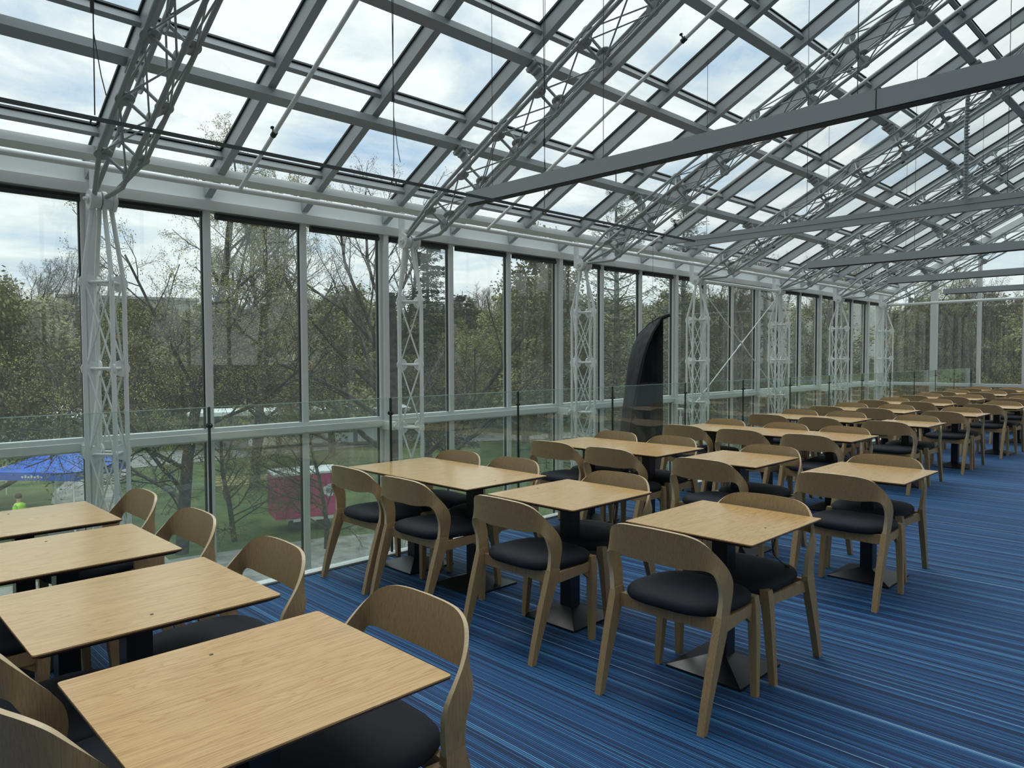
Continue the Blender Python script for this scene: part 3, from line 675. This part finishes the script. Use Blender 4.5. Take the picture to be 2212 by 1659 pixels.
# ------------------------------------------------------------------ black boat hanging upright in the void
def make_boat():
    root = empty('hanging_boat', (8.40, 5.60, -3.3))
    Lf = Vector((-0.71, 0.70, 0)); Vw = Vector((0.70, 0.71, 0))        # picture-left and away, as plain directions
    S = (Lf*0.72-Vw*0.70).normalized(); K = (Lf*0.70+Vw*0.72).normalized()
    zs = [2.10, 2.02, 1.88, 1.72, 1.50, 1.22, 0.85, 0.45, 0.0, -0.6, -1.2, -1.9, -2.6, -3.2]
    bw = [0.012, 0.05, 0.12, 0.18, 0.235, 0.285, 0.335, 0.37, 0.41, 0.42, 0.40, 0.35, 0.25, 0.05]
    kd = [0.03, 0.17, 0.29, 0.34, 0.36, 0.355, 0.36, 0.38, 0.40, 0.42, 0.45, 0.42, 0.33, 0.08]
    n = 9; outv = []; inn = []
    for z, w, k in zip(zs, bw, kd):
        G = -S*(-w)*1.0
        for j in range(n):
            t = -1+2*j/(n-1); a = abs(t)
            dep = k*(1-a**1.9); side = w*math.copysign(min(1, a**0.8), t) if t else 0
            base = Vector((0, 0, z+3.3))+S*w
            outv.append(base+S*side+K*dep)
            inn.append(base+S*side*0.93+K*(dep-0.02))
    m_ = len(zs); fs = [(i*n+j, i*n+j+1, (i+1)*n+j+1, (i+1)*n+j) for i in range(m_-1) for j in range(n-1)]
    b = MB(); b.add(outv, fs, True); b.add(inn, [tuple(reversed(f)) for f in fs], True)
    for j in (0, n-1):
        vs = [outv[i*n+j] for i in range(m_)]+[inn[i*n+j] for i in range(m_)]; b.add(vs, [(i, i+1, m_+i+1, m_+i) for i in range(m_-1)])
    b.build('hull', M['hull'], root)
    for j, nm in ((0, 'gunwale'), (n-1, 'gunwale'), (n//2, 'keel')):
        b = MB(); b.tube([outv[i*n+j] for i in range(m_)], [0.014]*m_, 8); b.build(nm, M['hull_in'], root)
    b = MB(); top = Vector((0, 0, 5.40)); b.tube([top+K*0.16-Vector((0, 0, .10)), top+K*0.06-Vector((0, 0, .02)), top-Lf*0.03+Vector((0, 0, .01)), top-Lf*0.10+Vector((0, 0, .035))], [0.02, 0.03, 0.03, 0.026], 10); b.build('stem_head', M['hull'], root)
    b = MB()
    for z in (1.22, 0.2, -0.9):
        i = zs.index(z) if z in zs else min(range(m_), key=lambda q: abs(zs[q]-z)); w, k = bw[i], kd[i]
        c0 = Vector((0, 0, zs[i]+3.3))+S*w
        b.add([c0-S*w*0.93, c0+S*w*0.93, c0+K*k*0.8+S*w*.4, c0+K*k*0.8-S*w*.4]+[v+Vector((0, 0, -.03)) for v in (c0-S*w*0.93, c0+S*w*0.93, c0+K*k*0.8+S*w*.4, c0+K*k*0.8-S*w*.4)], [(0, 1, 2, 3), (7, 6, 5, 4), (0, 4, 5, 1), (1, 5, 6, 2), (2, 6, 7, 3), (3, 7, 4, 0)])
    b.build('thwart', M['hull_in'], root)
    b = MB(); c0 = Vector((0, 0, 5.42))+Lf*0.13; b.tube([c0+Lf*(0.035*math.cos(t))+Vector((0, 0, .0+0.035*math.sin(t))) for t in [k*math.pi/10 for k in range(21)]], .004, 6); b.tube([c0-Vector((0, 0, .035)), c0-Vector((0, 0, .10))], .006, 6); b.build('ring', M['gasket'], root)
    tag(root, 'black wooden boat hanging upright behind the glass balustrade', 'boat')
    wire([(8.40+Lf.x*.13, 5.6+Lf.y*.13, 2.16), (8.40+Lf.x*.13, 5.6+Lf.y*.13, 3.5)], .002, 'boat_wire', 'thin wire holding the ring on top of the black boat', 'wire')
M['hull'] = noisy(mat('tarred_hull', (0.012, 0.014, 0.016), 0.65, spec=0.3), (0.009, 0.011, 0.013), (0.03, 0.033, 0.036), 14, 4, stretch=(1, 1, .12))
M['hull_in'] = mat('tarred_wood_dark', (0.006, 0.007, 0.008), 0.6, spec=0.3)
make_boat()

# white pole lamp in the void, right of the boat
b = MB(); c0 = Vector((9.50, 6.0, 0)); b.tube([c0+Vector((0, 0, -3.6)), c0+Vector((0, 0, .66))], .022, 10); b.cyl(c0+Vector((0, 0, .71)), (0, 0, 1), .012, .12, 8); b.cyl(c0+Vector((0, 0, .78)), (0, 0, 1), .05, .02, 20)
tag(b.build('pole_lamp', M['white']), 'slim white pole lamp with flat round cap right of the black boat', 'lamp')

# ------------------------------------------------------------------ outdoors
GZ = -4.6
b = MB(); n = 26; xs = [-120+12*i for i in range(31)]; ys = [WY+0.6+(230*(j/24)**1.5) for j in range(25)]
def ground_z(x, y):
    d = math.hypot(x, y); return GZ+min(3.3, max(0, (d-62))*0.028)
for X in (xs,):
    vs = [(x, y, ground_z(x, y)) for y in ys for x in xs]; nx = len(xs)
    b.add(vs, [(j*nx+i, j*nx+i+1, (j+1)*nx+i+1, (j+1)*nx+i) for j in range(len(ys)-1) for i in range(nx-1)], True)
xs2 = [XE+1+14*i for i in range(18)]; ys2 = [WY+0.6-12*j for j in range(12)]; nx = len(xs2)
b.add([(x, y, ground_z(x, y)) for y in ys2 for x in xs2], [((j+1)*nx+i, (j+1)*nx+i+1, j*nx+i+1, j*nx+i) for j in range(len(ys2)-1) for i in range(nx-1)], True)
tag(b.build('lawn', M['grass']), 'green park lawn outside the windows', 'lawn', kind='structure')
def ribbon(name, pts, w, z, label):
    b = MB(); vs = []
    for i, p in enumerate(pts):
        d = (Vector(pts[min(i+1, len(pts)-1)])-Vector(pts[max(i-1, 0)])).normalized(); s_ = Vector((-d.y, d.x)); ww = w[i] if isinstance(w, list) else w
        for q in (Vector(p)+s_*ww/2, Vector(p)-s_*ww/2): vs.append((q.x, q.y, ground_z(q.x, q.y)+z))
    b.add(vs, [(2*i, 2*i+1, 2*i+3, 2*i+2) for i in range(len(pts)-1)]); tag(b.build(name, M['gravel']), label, 'path', kind='structure')
ribbon('gravel_path', [(-5, 22), (3, 21.5), (8, 21), (12, 20), (17, 17.5), (24, 13), (34, 8)], [4, 4, 4, 4.4, 4.2, 4, 4], .02, 'grey gravel path close below the windows')
ribbon('park_path', [(-20, 52), (0, 47), (14, 47), (30, 46), (44, 38), (60, 24)], 6.5, .03, 'pale gravel path across the far lawn')
ribbon('side_path', [(6.5, 22), (7.5, 30), (9.5, 38), (13, 47)], 2.6, .035, 'narrow gravel path linking both paths')

def perp(d, rng):
    a = d.orthogonal().normalized(); t = rng.uniform(0, 2*math.pi); return a*math.cos(t)+d.cross(a)*math.sin(t)
def gen_tree(seed, H, r0, first, nl, ang, ratio, segs, upward, leaf_n, leaf_s, wander=0.18, pend=0.0, forks=1):
    """returns wood mesh builder and leaf mesh builder"""
    rng = random.Random(seed); wd = MB(); lf = MB(); depth = len(nl)
    def strip(pts, rs, n):
        vs = []; a = None
        for i, p in enumerate(pts):
            d = (pts[min(i+1, len(pts)-1)]-pts[max(i-1, 0)]).normalized(); a = (a-d*a.dot(d)).normalized() if a is not None and (a-d*a.dot(d)).length > 1e-5 else d.orthogonal().normalized(); c_ = d.cross(a)
            for j in range(n):
                t = 2*math.pi*j/n; vs.append(p+(a*math.cos(t)+c_*math.sin(t))*rs[i])
        wd.add(vs, [(i*n+j, i*n+(j+1) % n, (i+1)*n+(j+1) % n, (i+1)*n+j) for i in range(len(pts)-1) for j in range(n)], n > 3)
    def leaves(p, spread, k):
        for _ in range(k):
            c_ = p+Vector((rng.gauss(0, spread), rng.gauss(0, spread), rng.gauss(0, spread)))
            a = Vector((rng.gauss(0, 1), rng.gauss(0, 1), rng.gauss(0, 1))).normalized(); c2 = a.orthogonal().normalized(); s_ = leaf_s*rng.uniform(.6, 1.3)
            lf.add([c_-a*s_*.5, c_+c2*s_*.32, c_+a*s_*.5, c_-c2*s_*.32], [(0, 1, 2, 3)])
    def branch(p, d, ln, r, lev):
        ns = segs[min(lev, len(segs)-1)]; pts = [p]; q = p.copy(); dd = d.copy()
        for i in range(ns):
            dd = (dd+Vector((rng.gauss(0, wander), rng.gauss(0, wander), rng.gauss(0, wander)+upward[min(lev, len(upward)-1)]))*(1.0 if lev else .35)).normalized()
            q = q+dd*(ln/ns); pts.append(q.copy())
        tip = 0.45 if lev < depth else 0.25; rs = [r*(1-(1-tip)*i/ns) for i in range(ns+1)]
        strip(pts, rs, (8, 5, 4, 3, 3, 3)[min(lev, 5)])
        if lev >= depth-1 and leaf_n:
            for k in range(1, ns+1):
                if lev == depth or k == ns: leaves(pts[k], leaf_s*1.1, leaf_n if lev == depth else 1)
        if lev < depth:
            cnt = nl[lev]; st = first if lev == 0 else .22
            for k in range(cnt):
                t = st+(1-st)*((k+rng.random()*.7)/cnt); t = min(t, .999); i = int(t*ns); fr = t*ns-i
                bp = pts[i].lerp(pts[i+1], fr); bd = (pts[i+1]-pts[i]).normalized(); an = math.radians(rng.uniform(*ang[lev]))
                if lev == 0: an = math.radians(ang[0][1]+(ang[0][0]-ang[0][1])*((t-st)/(1-st)))
                nd = (bd*math.cos(an)+perp(bd, rng)*math.sin(an)); nd.z -= pend*lev; nd.normalize()
                l2 = ln*ratio[lev]*rng.uniform(.75, 1.15)*(1 if lev == 0 else (1.1-.5*t))
                if lev == 0: l2 *= (1.15-.55*((t-st)/(1-st)))
                branch(bp, nd, l2, max(rs[i]*(.42 if lev == 0 else .5), .0045), lev+1)
    branch(Vector((0, 0, 0)), Vector((0, 0, 1)), H, r0, 0)
    return wd, lf
def gen_conifer(seed, H, r0, R, nwh, drop, lsize, per, airy):
    rng = random.Random(seed); wd = MB(); lf = MB(); wd.tube([(0, 0, 0), (0.05, 0, H*.5), (0, 0, H)], [r0, r0*.6, .02], 8, False)
    for i in range(nwh):
        t = i/nwh; z = H*(.12+.86*t); L_ = R*(1-t)**.8+.3; nb = 6 if not airy else 5
        for j in range(nb):
            a = rng.uniform(0, 6.283); d = Vector((math.cos(a), math.sin(a), drop+.25*t)).normalized(); ln = L_*rng.uniform(.7, 1.1); p0 = Vector((0, 0, z)); pts = [p0]
            for k in range(4): pts.append(pts[-1]+Vector((d.x, d.y, d.z+.12*k*(1 if airy else .6)))*(ln/4)+Vector((rng.gauss(0, .05), rng.gauss(0, .05), rng.gauss(0, .04))))
            wd.tube(pts, [.05*(1-t)+.02, .03, .02, .012, .006], 4, False)
            side = Vector((-d.y, d.x, 0))
            for q in range(per):
                u = rng.uniform(.15, 1)*4; k = min(int(u), 3); c_ = pts[k].lerp(pts[k+1], u-k); sw = side*rng.uniform(-1, 1)*ln*.28*(1.2-u/5)
                c_ = c_+sw+Vector((0, 0, -abs(rng.gauss(0, .12))-(.06 if airy else .12)*sw.length))
                v1 = (d*.6+side*rng.choice((-1, 1))*rng.uniform(.3, 1)+Vector((0, 0, rng.gauss(-.2, .25)))).normalized(); v2 = v1.orthogonal().normalized(); s_ = lsize*rng.uniform(.6, 1.3)
                lf.add([c_-v1*s_, c_+v2*s_*.22, c_+v1*s_, c_-v2*s_*.22], [(0, 1, 2, 3)])
    return wd, lf
PROTO = {}
def proto(key, gen, bark, lmat, name):
    wd, lf = gen; PROTO[key] = [wd, lf, bark, lmat, name, None, 0.0]
    PROTO[key][6] = max(v[2] for v in wd.v)
# linden: big, buds; elm: upright bare; birch/willow: fuller; bush
proto('linden', gen_tree(3, 10.5, .20, .11, [16, 10, 8, 6], [(20, 72), (30, 65), (30, 70), (30, 75)], [.52, .50, .5, .5], [7, 5, 4, 3, 2], [.0, .07, .02, -.03, -.05], 4, .038, .16), M['bark_dark'], M['bud'], 'linden_tree')
proto('elm', gen_tree(11, 10.0, .20, .26, [15, 9, 8, 6], [(14, 50), (22, 50), (25, 55), (25, 60)], [.55, .48, .48, .5], [7, 5, 4, 3, 2], [.02, .12, .07, .03, .02], 1, .05, .13), M['bark'], M['brown'], 'bare_tree')
proto('spread', gen_tree(21, 8.0, .26, .12, [13, 8, 6, 5], [(30, 65), (25, 55), (25, 55), (25, 60)], [.78, .5, .5, .5], [6, 6, 5, 3, 2], [.0, .10, .08, .05, .03], 1, .045, .10), M['bark_dark'], M['brown'], 'bare_tree')
proto('birch', gen_tree(31, 10.0, .16, .18, [16, 9, 7], [(25, 55), (30, 60), (30, 70)], [.38, .5, .5], [7, 5, 4, 3], [.0, .08, .0, -.06], 5, .17, .16), M['bark_pale'], M['olive'], 'budding_tree')
proto('willow', gen_tree(41, 8.0, .25, .08, [18, 9, 7], [(30, 70), (30, 60), (30, 70)], [.62, .5, .5], [6, 5, 4, 3], [.0, .08, .02, .0], 8, .20, .2), M['bark_pale'], M['olive'], 'budding_tree')
proto('spruce', gen_conifer(51, 14, .22, 3.2, 36, -.25, .13, 60, False), M['bark'], M['conifer'], 'spruce_tree')
proto('larch', gen_conifer(61, 14, .24, 3.8, 30, .0, .065, 100, True), M['bark'], M['larch'], 'larch_tree')

def tree(key, x, y, height, rz, label, group=None, wscale=1.0):
    P = PROTO[key]
    if P[5] is None:
        root = empty(P[4]); o = P[0].build('trunk_and_branches', P[2], root); l = P[1].build('foliage', P[3], root); l['kind'] = 'stuff'; P[5] = [root, o, l]; t_ = root
    else:
        t_ = copy_tree(P[5][0], None, P[5][1:])
    s_ = height/P[6]; t_.location = (x, y, ground_z(x, y)-.03); t_.scale = (s_*wscale, s_*wscale, s_); t_.rotation_euler = (0, 0, rz); tag(t_, label, 'tree', group)
    return t_
def tree_px(key, px, dist, top, label, group=None, rz=None, ws=1.0):
    p = at(px, dist); dep = dist*math.cos(math.atan((px-1106)/F_PX)); zt = CAM_H+(783-top)/F_PX*dep
    return tree(key, p.x, p.y, zt-ground_z(p.x, p.y), rz if rz is not None else (px*0.731) % 6.28, label, group, ws)
NEAR = [
 ('linden', 385, 25, 300, 'tall budding linden right of the first column, trunk beside the path', 1.0),
 ('elm', 545, 36, 440, 'rounded fine-twigged tree filling the third window', 1.25),
 ('elm', 75, 64, 545, 'bare tree with upright branches in the leftmost window', 1.0),
 ('elm', 160, 62, 520, 'slender bare tree against the first mullion at the left', .8),
 ('willow', -30, 34, 600, 'olive green bushy tree at the left picture edge', 1.0),
 ('spread', 850, 27, 345, 'wide bare tree with rising branches behind the second column', 1.15),
 ('spruce', 925, 42, 470, 'dark spruce behind the second column', .9),
 ('elm', 1065, 66, 615, 'small bare tree in the gap right of the second column', 1.1),
 ('spruce', 1000, 62, 640, 'dark rounded evergreen low between bare trees', 1.4),
 ('birch', 1190, 46, 520, 'budding birch left of the third column', 1.0),
 ('willow', 1135, 52, 590, 'dark green bush below the birch', 1.0),
 ('larch', 1330, 27, 385, 'tall larch with feathery branches behind the third column', 1.0),
 ('larch', 1475, 30, 420, 'feathery larch right of the black boat', .9),
 ('linden', 960, 38, 700, 'low budding linden behind the first table row', 1.2),
 ('willow', 715, 48, 630, 'pale green tree in the fourth window', 1.0),
 ('linden', 500, 26, 905, 'low budding tree spreading over the lawn in the third window', 1.5),
 ('linden', 700, 24, 860, 'small budding tree beside the magenta trailer', 1.1),
]
for key, px, dist, top, lab, ws in NEAR: tree_px(key, px, dist, top, lab, None, None, ws)
for i, px in enumerate(range(1560, 2300, 58)):
    key = ('elm', 'spread', 'elm', 'linden')[i % 4]
    tree_px(key, px, 36+(i*7) % 19, (520 if px < 1900 else 572)+((i*37) % 60), 'bare branching tree, %s in the line beyond the right-hand windows' % ORD[i], 'bare trees beyond the right-hand windows', None, 1.0)
rng = random.Random(9)
for i in range(58):
    px = -120+i*44; key = rng.choice(('birch', 'willow', 'elm', 'willow', 'birch'))
    tree_px(key, px, rng.uniform(58, 78), rng.uniform(640, 700)+(15 if px > 1700 else 0), 'hazy tree in the dense woodland belt behind the lawn', 'woodland belt behind the lawn', rng.uniform(0, 6), 1.25)
for i in range(50):
    px = -140+i*50; key = rng.choice(('willow', 'willow', 'birch'))
    tree_px(key, px, rng.uniform(80, 100), rng.uniform(660, 690), 'distant olive tree on the slope behind the woodland belt', 'distant trees on the slope', rng.uniform(0, 6), 1.6)

for i in range(14):
    k_ = ('birch', 'elm', 'linden', 'willow')[i % 4]
    tree(k_, -8+i*5, -26-(i*7) % 12, 11+(i*3) % 4, i*1.3, 'park tree outside the right-hand windows, mirrored faintly in the glass', 'trees on the far side of the building')
for i in range(16):
    k_ = ('birch', 'elm', 'willow')[i % 3]
    tree(k_, 44+(i*11) % 26, 6-i*4.2, 10+(i*3) % 4, i*1.7, 'park tree beyond the far gable, outside the right picture edge', 'trees beyond the far gable', 1.2)
b = MB(); b.add([(-120, -5, GZ), (200, -5, GZ), (200, -150, GZ), (-120, -150, GZ)], [(3, 2, 1, 0)]); tag(b.build('lawn_rear', M['grass']), 'lawn on the far side of the building', 'lawn', kind='structure')
# tents, shed, trailer, people
def tent(px, dist, w, m, label, rz, legm='white'):
    p = at(px, dist); root = empty('canopy_tent', (p.x, p.y, ground_z(p.x, p.y)), rz); h = w/2
    b = MB(); ring = [(-h, -h), (h, -h), (h, h), (-h, h)]
    vs = [(x, y, 2.15) for x, y in ring]+[(x*1.0, y*1.0, 2.42) for x, y in ring]+[(0, 0, 3.1)]
    b.add(vs, [(i, (i+1) % 4, 4+(i+1) % 4, 4+i) for i in range(4)]+[(4+i, 4+(i+1) % 4, 8) for i in range(4)]); b.build('canopy', m, root)
    for x, y in ring:
        b = MB(); b.box(x*.97-.02, x*.97+.02, y*.97-.02, y*.97+.02, 0, 2.3); b.build('leg', M['white'], root)
    b = MB()
    for a, (fx, fy) in enumerate(((0, -1), (-1, 0), (1, 0))):
        for k in range(7):
            u = -h*.25+k*.11
            if fx == 0: b.box(u, u+.07, fy*h-.012, fy*h-.002, 2.24, 2.30+.03*(k % 2))
            else: b.box(fx*h-.012 if fx < 0 else fx*h+.002, fx*h-.002 if fx < 0 else fx*h+.012, u, u+.07, 2.24, 2.30+.03*(k % 2))
    if legm != 'none': b.build('printed_marks', M['white'], root)
    tag(root, label, 'tent'); return root
M['tent_blue'] = mat('blue_canvas', (0.03, 0.12, 0.55), 0.6); M['tent_white'] = mat('white_canvas', (0.85, 0.87, 0.95), 0.6)
M['navy'] = mat('navy_canvas', (0.01, 0.015, 0.04), 0.6); M['magenta'] = mat('magenta_paint', (0.52, 0.02, 0.19), 0.4)
M['hivis'] = mat('hi_vis_yellow', (0.45, 0.85, 0.05), 0.6); M['cloth'] = mat('dark_cloth', (0.02, 0.025, 0.03), 0.8); M['skin'] = mat('skin', (0.5, 0.3, 0.22), 0.6)
M['yellowwood'] = mat('pale_timber', (0.55, 0.45, 0.18), 0.7); M['hair'] = mat('dark_hair', (0.03, 0.02, 0.015), 0.7); M['shedgrey'] = mat('shed_grey', (0.20, 0.22, 0.22), 0.7)
tent(132, 29.8, 3.0, M['tent_blue'], 'blue pop-up canopy tent with white marks on its valance', math.radians(40))
tent(-10, 38, 3.0, M['navy'], 'navy pop-up canopy tent at the left edge behind the blue one', math.radians(28), 'none')
tent(134, 56, 3.6, M['tent_white'], 'white pop-up canopy tent behind the first mullion', math.radians(20), 'none')
p = at(655, 52); root = empty('white_shed', (p.x, p.y, ground_z(p.x, p.y)), YAW-math.atan((655-1106)/F_PX)-math.pi/2)
b = MB(); b.box(-7.0, 7.0, -.3, 3, 0.1, 2.35); b.build('wall', M['shedgrey'], root)
b = MB(); b.box(-7.3, 7.3, -1.0, 3.2, 2.35, 2.6); b.build('roof', M['white'], root)
b = MB(); b.box(3.6, 6.9, -.36, -.3, .3, 2.3); b.build('white_panel', M['white'], root)
b = MB(); b.box(-3.6, 3.3, -.34, -.3, .25, .95); b.build('counter', M['white'], root)
tag(root, 'long low stall with white flat roof on the far lawn', 'shed')
# magenta trailer
p = at(668, 27.5); rz = YAW-math.atan((690-1106)/F_PX)-math.pi/2+math.radians(14); root = empty('food_trailer', (p.x, p.y, GZ), rz); root.scale = (.82, .82, .9)
b = MB(); b.box(-1.7, 1.2, -.9, .9, .55, 2.25); b.box(-1.72, 1.22, -.92, .92, .62, .68); b.build('body', M['magenta'], root)
b = MB(); b.box(-1.75, 1.25, -.95, .95, 2.25, 2.33); b.build('roof', M['white'], root)
b = MB(); b.box(-1.0, 1.7, -1.0, -.9, .42, .52); b.box(1.2, 1.9, -.05, .05, .42, .5); b.bar((-1.2, -.98, .52), (.2, -.98, .52), .03, .03); b.build('chassis', M['alu'], root)
for x in (-.9, .3):
    b = MB(); b.cyl((x, -.85, .28), (0, 1, 0), .28, .2, 20); b.build('wheel', M['gasket'], root)
b = MB()
for cx, cz, r in ((.45, 1.55, .17), (.62, 1.62, .19), (.80, 1.55, .16), (.62, 1.46, .17)): b.cyl((cx, -.905, cz), (0, 1, 0), r, .02, 20)
bd = b.build('badge', M['white'], root)
b = MB(); b.tube([(.50+.05*math.cos(t), -.92, 1.56+.05*math.sin(t)) for t in [k*.63 for k in range(11)]], .010, 6)
b.bar((.60, -.92, 1.50), (.60, -.92, 1.63), .02, .01); b.bar((.60, -.92, 1.62), (.66, -.92, 1.62), .02, .01); b.bar((.69, -.92, 1.50), (.69, -.92, 1.60), .02, .01); b.bar((.75, -.92, 1.50), (.75, -.92, 1.63), .02, .01); b.bar((.55, -.92, 1.44), (.72, -.92, 1.44), .012, .012)
b.build('lettering', M['gasket'], bd)
tag(root, 'magenta food trailer with a white cloud badge, outside below the windows', 'trailer')
# stacked pale timber rails on the lawn
p = at(600, 36); b = MB()
for k in range(6): b.bar((-3.2, k*.35, .25+.1*(k % 2)), (3.4, k*.35+.2, .25+.1*(k % 2)), .08, .06)
for x in (-2.5, 0, 2.5): b.bar((x, -.1, .12), (x, 2.0, .12), .1, .18)
o = b.build('timber_rack', M['yellowwood']); o.location = (p.x, p.y, GZ); o.rotation_euler = (0, 0, YAW-1.57+.28); tag(o, 'rack of pale timber rails on the lawn behind the trailer', 'timber rack')
p = at(1180, 40); b = MB()
for x in (-1.5, 0, 1.5): b.bar((x, 0, 0), (x, 0, 1.05), .05, .05, up=(0, 1, 0))
b.bar((-1.5, 0, 1.05), (1.5, 0, 1.05), .05, .05); b.bar((-1.5, 0, .3), (1.5, 0, .3), .04, .04)
o = b.build('park_fence', M['gasket']); o.location = (p.x, p.y, ground_z(p.x, p.y)); o.rotation_euler = (0, 0, -.75); tag(o, 'low dark metal fence on the lawn left of the third column', 'fence')
# far building behind trees
p = at(285, 120); b = MB(); b.box(-9, 9, 0, 9, 0, 14.2); 
root = empty('apartment_building', (p.x, p.y, ground_z(p.x, p.y)-1), YAW-math.atan((285-1106)/F_PX)-math.pi/2); b.build('wall', M['wallpaint'], root)
b = MB(); b.box(-9.3, 9.3, -.3, 9.3, 14.2, 14.6); b.build('roof', M['slab'], root)
for r_ in range(4):
    for c_ in range(5):
        b = MB(); x = -7.5+c_*3.1; z = 2.2+r_*3.1; b.box(x, x+1.5, -.06, .0, z, z+1.5); b.build('window', M['gasket'], root)
tag(root, 'grey apartment block showing faintly behind the bare trees at left', 'building')

def person(px, dist, top_m, label, rz, lean=0.0):
    """small distant standing figure: one skinned body, clothing and hair as children"""
    p = at(px, dist); root = empty('person', (p.x, p.y, ground_z(p.x, p.y)), rz)
    def skin(name, verts, edges, rad, m):
        me = bpy.data.meshes.new(name); me.from_pydata(verts, edges, []); o = bpy.data.objects.new(name, me); COL.objects.link(o); o.parent = root
        md = o.modifiers.new('skin', 'SKIN'); md.use_smooth_shade = True
        for i, r_ in enumerate(rad): me.skin_vertices[0].data[i].radius = (r_, r_)
        me.skin_vertices[0].data[0].use_root = True
        s2 = o.modifiers.new('sub', 'SUBSURF'); s2.levels = 1; s2.render_levels = 1; me.materials.append(m); return o
    for nm_ in ('body',):
        V = [(0, 0, .95), (0, 0, 1.15), (0, 0, 1.38), (0, 0, 1.50), (0, .01, 1.60), (0, .01, 1.70),
             (.10, 0, .88), (.11, 0, .50), (.11, 0, .10), (.12, -.12, .05), (-.10, 0, .88), (-.11, 0, .50), (-.11, 0, .10), (-.12, -.12, .05),
             (.19, 0, 1.40), (.25, 0, 1.14), (.25, -.12, .92), (.25, -.17, .84), (-.19, 0, 1.40), (-.25, 0, 1.14), (-.23, -.14, .93), (-.22, -.19, .86)]
        E_ = [(0, 1), (1, 2), (2, 3), (3, 4), (4, 5), (0, 6), (6, 7), (7, 8), (8, 9), (0, 10), (10, 11), (11, 12), (12, 13), (2, 14), (14, 15), (15, 16), (16, 17), (2, 18), (18, 19), (19, 20), (20, 21)]
        Rr = [.15, .14, .16, .055, .085, .08, .095, .065, .045, .045, .095, .065, .045, .045, .06, .045, .035, .035, .06, .045, .035, .035]
        me = bpy.data.meshes.new('body'); me.from_pydata(V, E_, []); o = bpy.data.objects.new('body', me); COL.objects.link(o); o.parent = root
        md = o.modifiers.new('skin', 'SKIN')
        for i, r_ in enumerate(Rr): me.skin_vertices[0].data[i].radius = (r_, r_)
        me.materials.append(M['skin'])
        s2 = o.modifiers.new('sub', 'SUBSURF'); s2.levels = 1; s2.render_levels = 2
    def shell(name, rings, m):
        b = MB(); n = 14; vs = []
        for z, rx, ry in rings:
            for j in range(n): vs.append((rx*math.cos(2*math.pi*j/n), ry*math.sin(2*math.pi*j/n), z))
        b.add(vs, [(i*n+j, i*n+(j+1) % n, (i+1)*n+(j+1) % n, (i+1)*n+j) for i in range(len(rings)-1) for j in range(n)], True); b.build(name, m, root)
    shell('jacket', [(.84, .19, .16), (1.1, .18, .15), (1.36, .225, .15), (1.46, .16, .12), (1.50, .07, .07)], top_m)
    b = MB()
    for s in (-1, 1):
        b.tube([(.19*s, 0, 1.40), (.255*s, 0, 1.14), (.25*s, -.12, .96)], [.075, .062, .05], 10)
    b.build('sleeve', top_m, root)
    b = MB()
    for s in (-1, 1): b.tube([(.09*s, 0, .90), (.11*s, 0, .5), (.11*s, 0, .09)], [.115, .085, .07], 10)
    b.build('trousers', M['cloth'], root)
    b = MB(); b.ball((0, .015, 1.70), .105, 14); b.build('hair', M['hair'], root)
    tag(root, label, 'person'); return root
person(158, 44, M['hivis'], 'person in a bright yellow hi-vis jacket beside the path at left', 2.2)
person(33, 28.5, M['hivis'], 'person in a hi-vis vest standing in front of the blue tent', .8)
person(600, 47, M['cloth'], 'person in dark clothes standing before the long stall', 1.2)
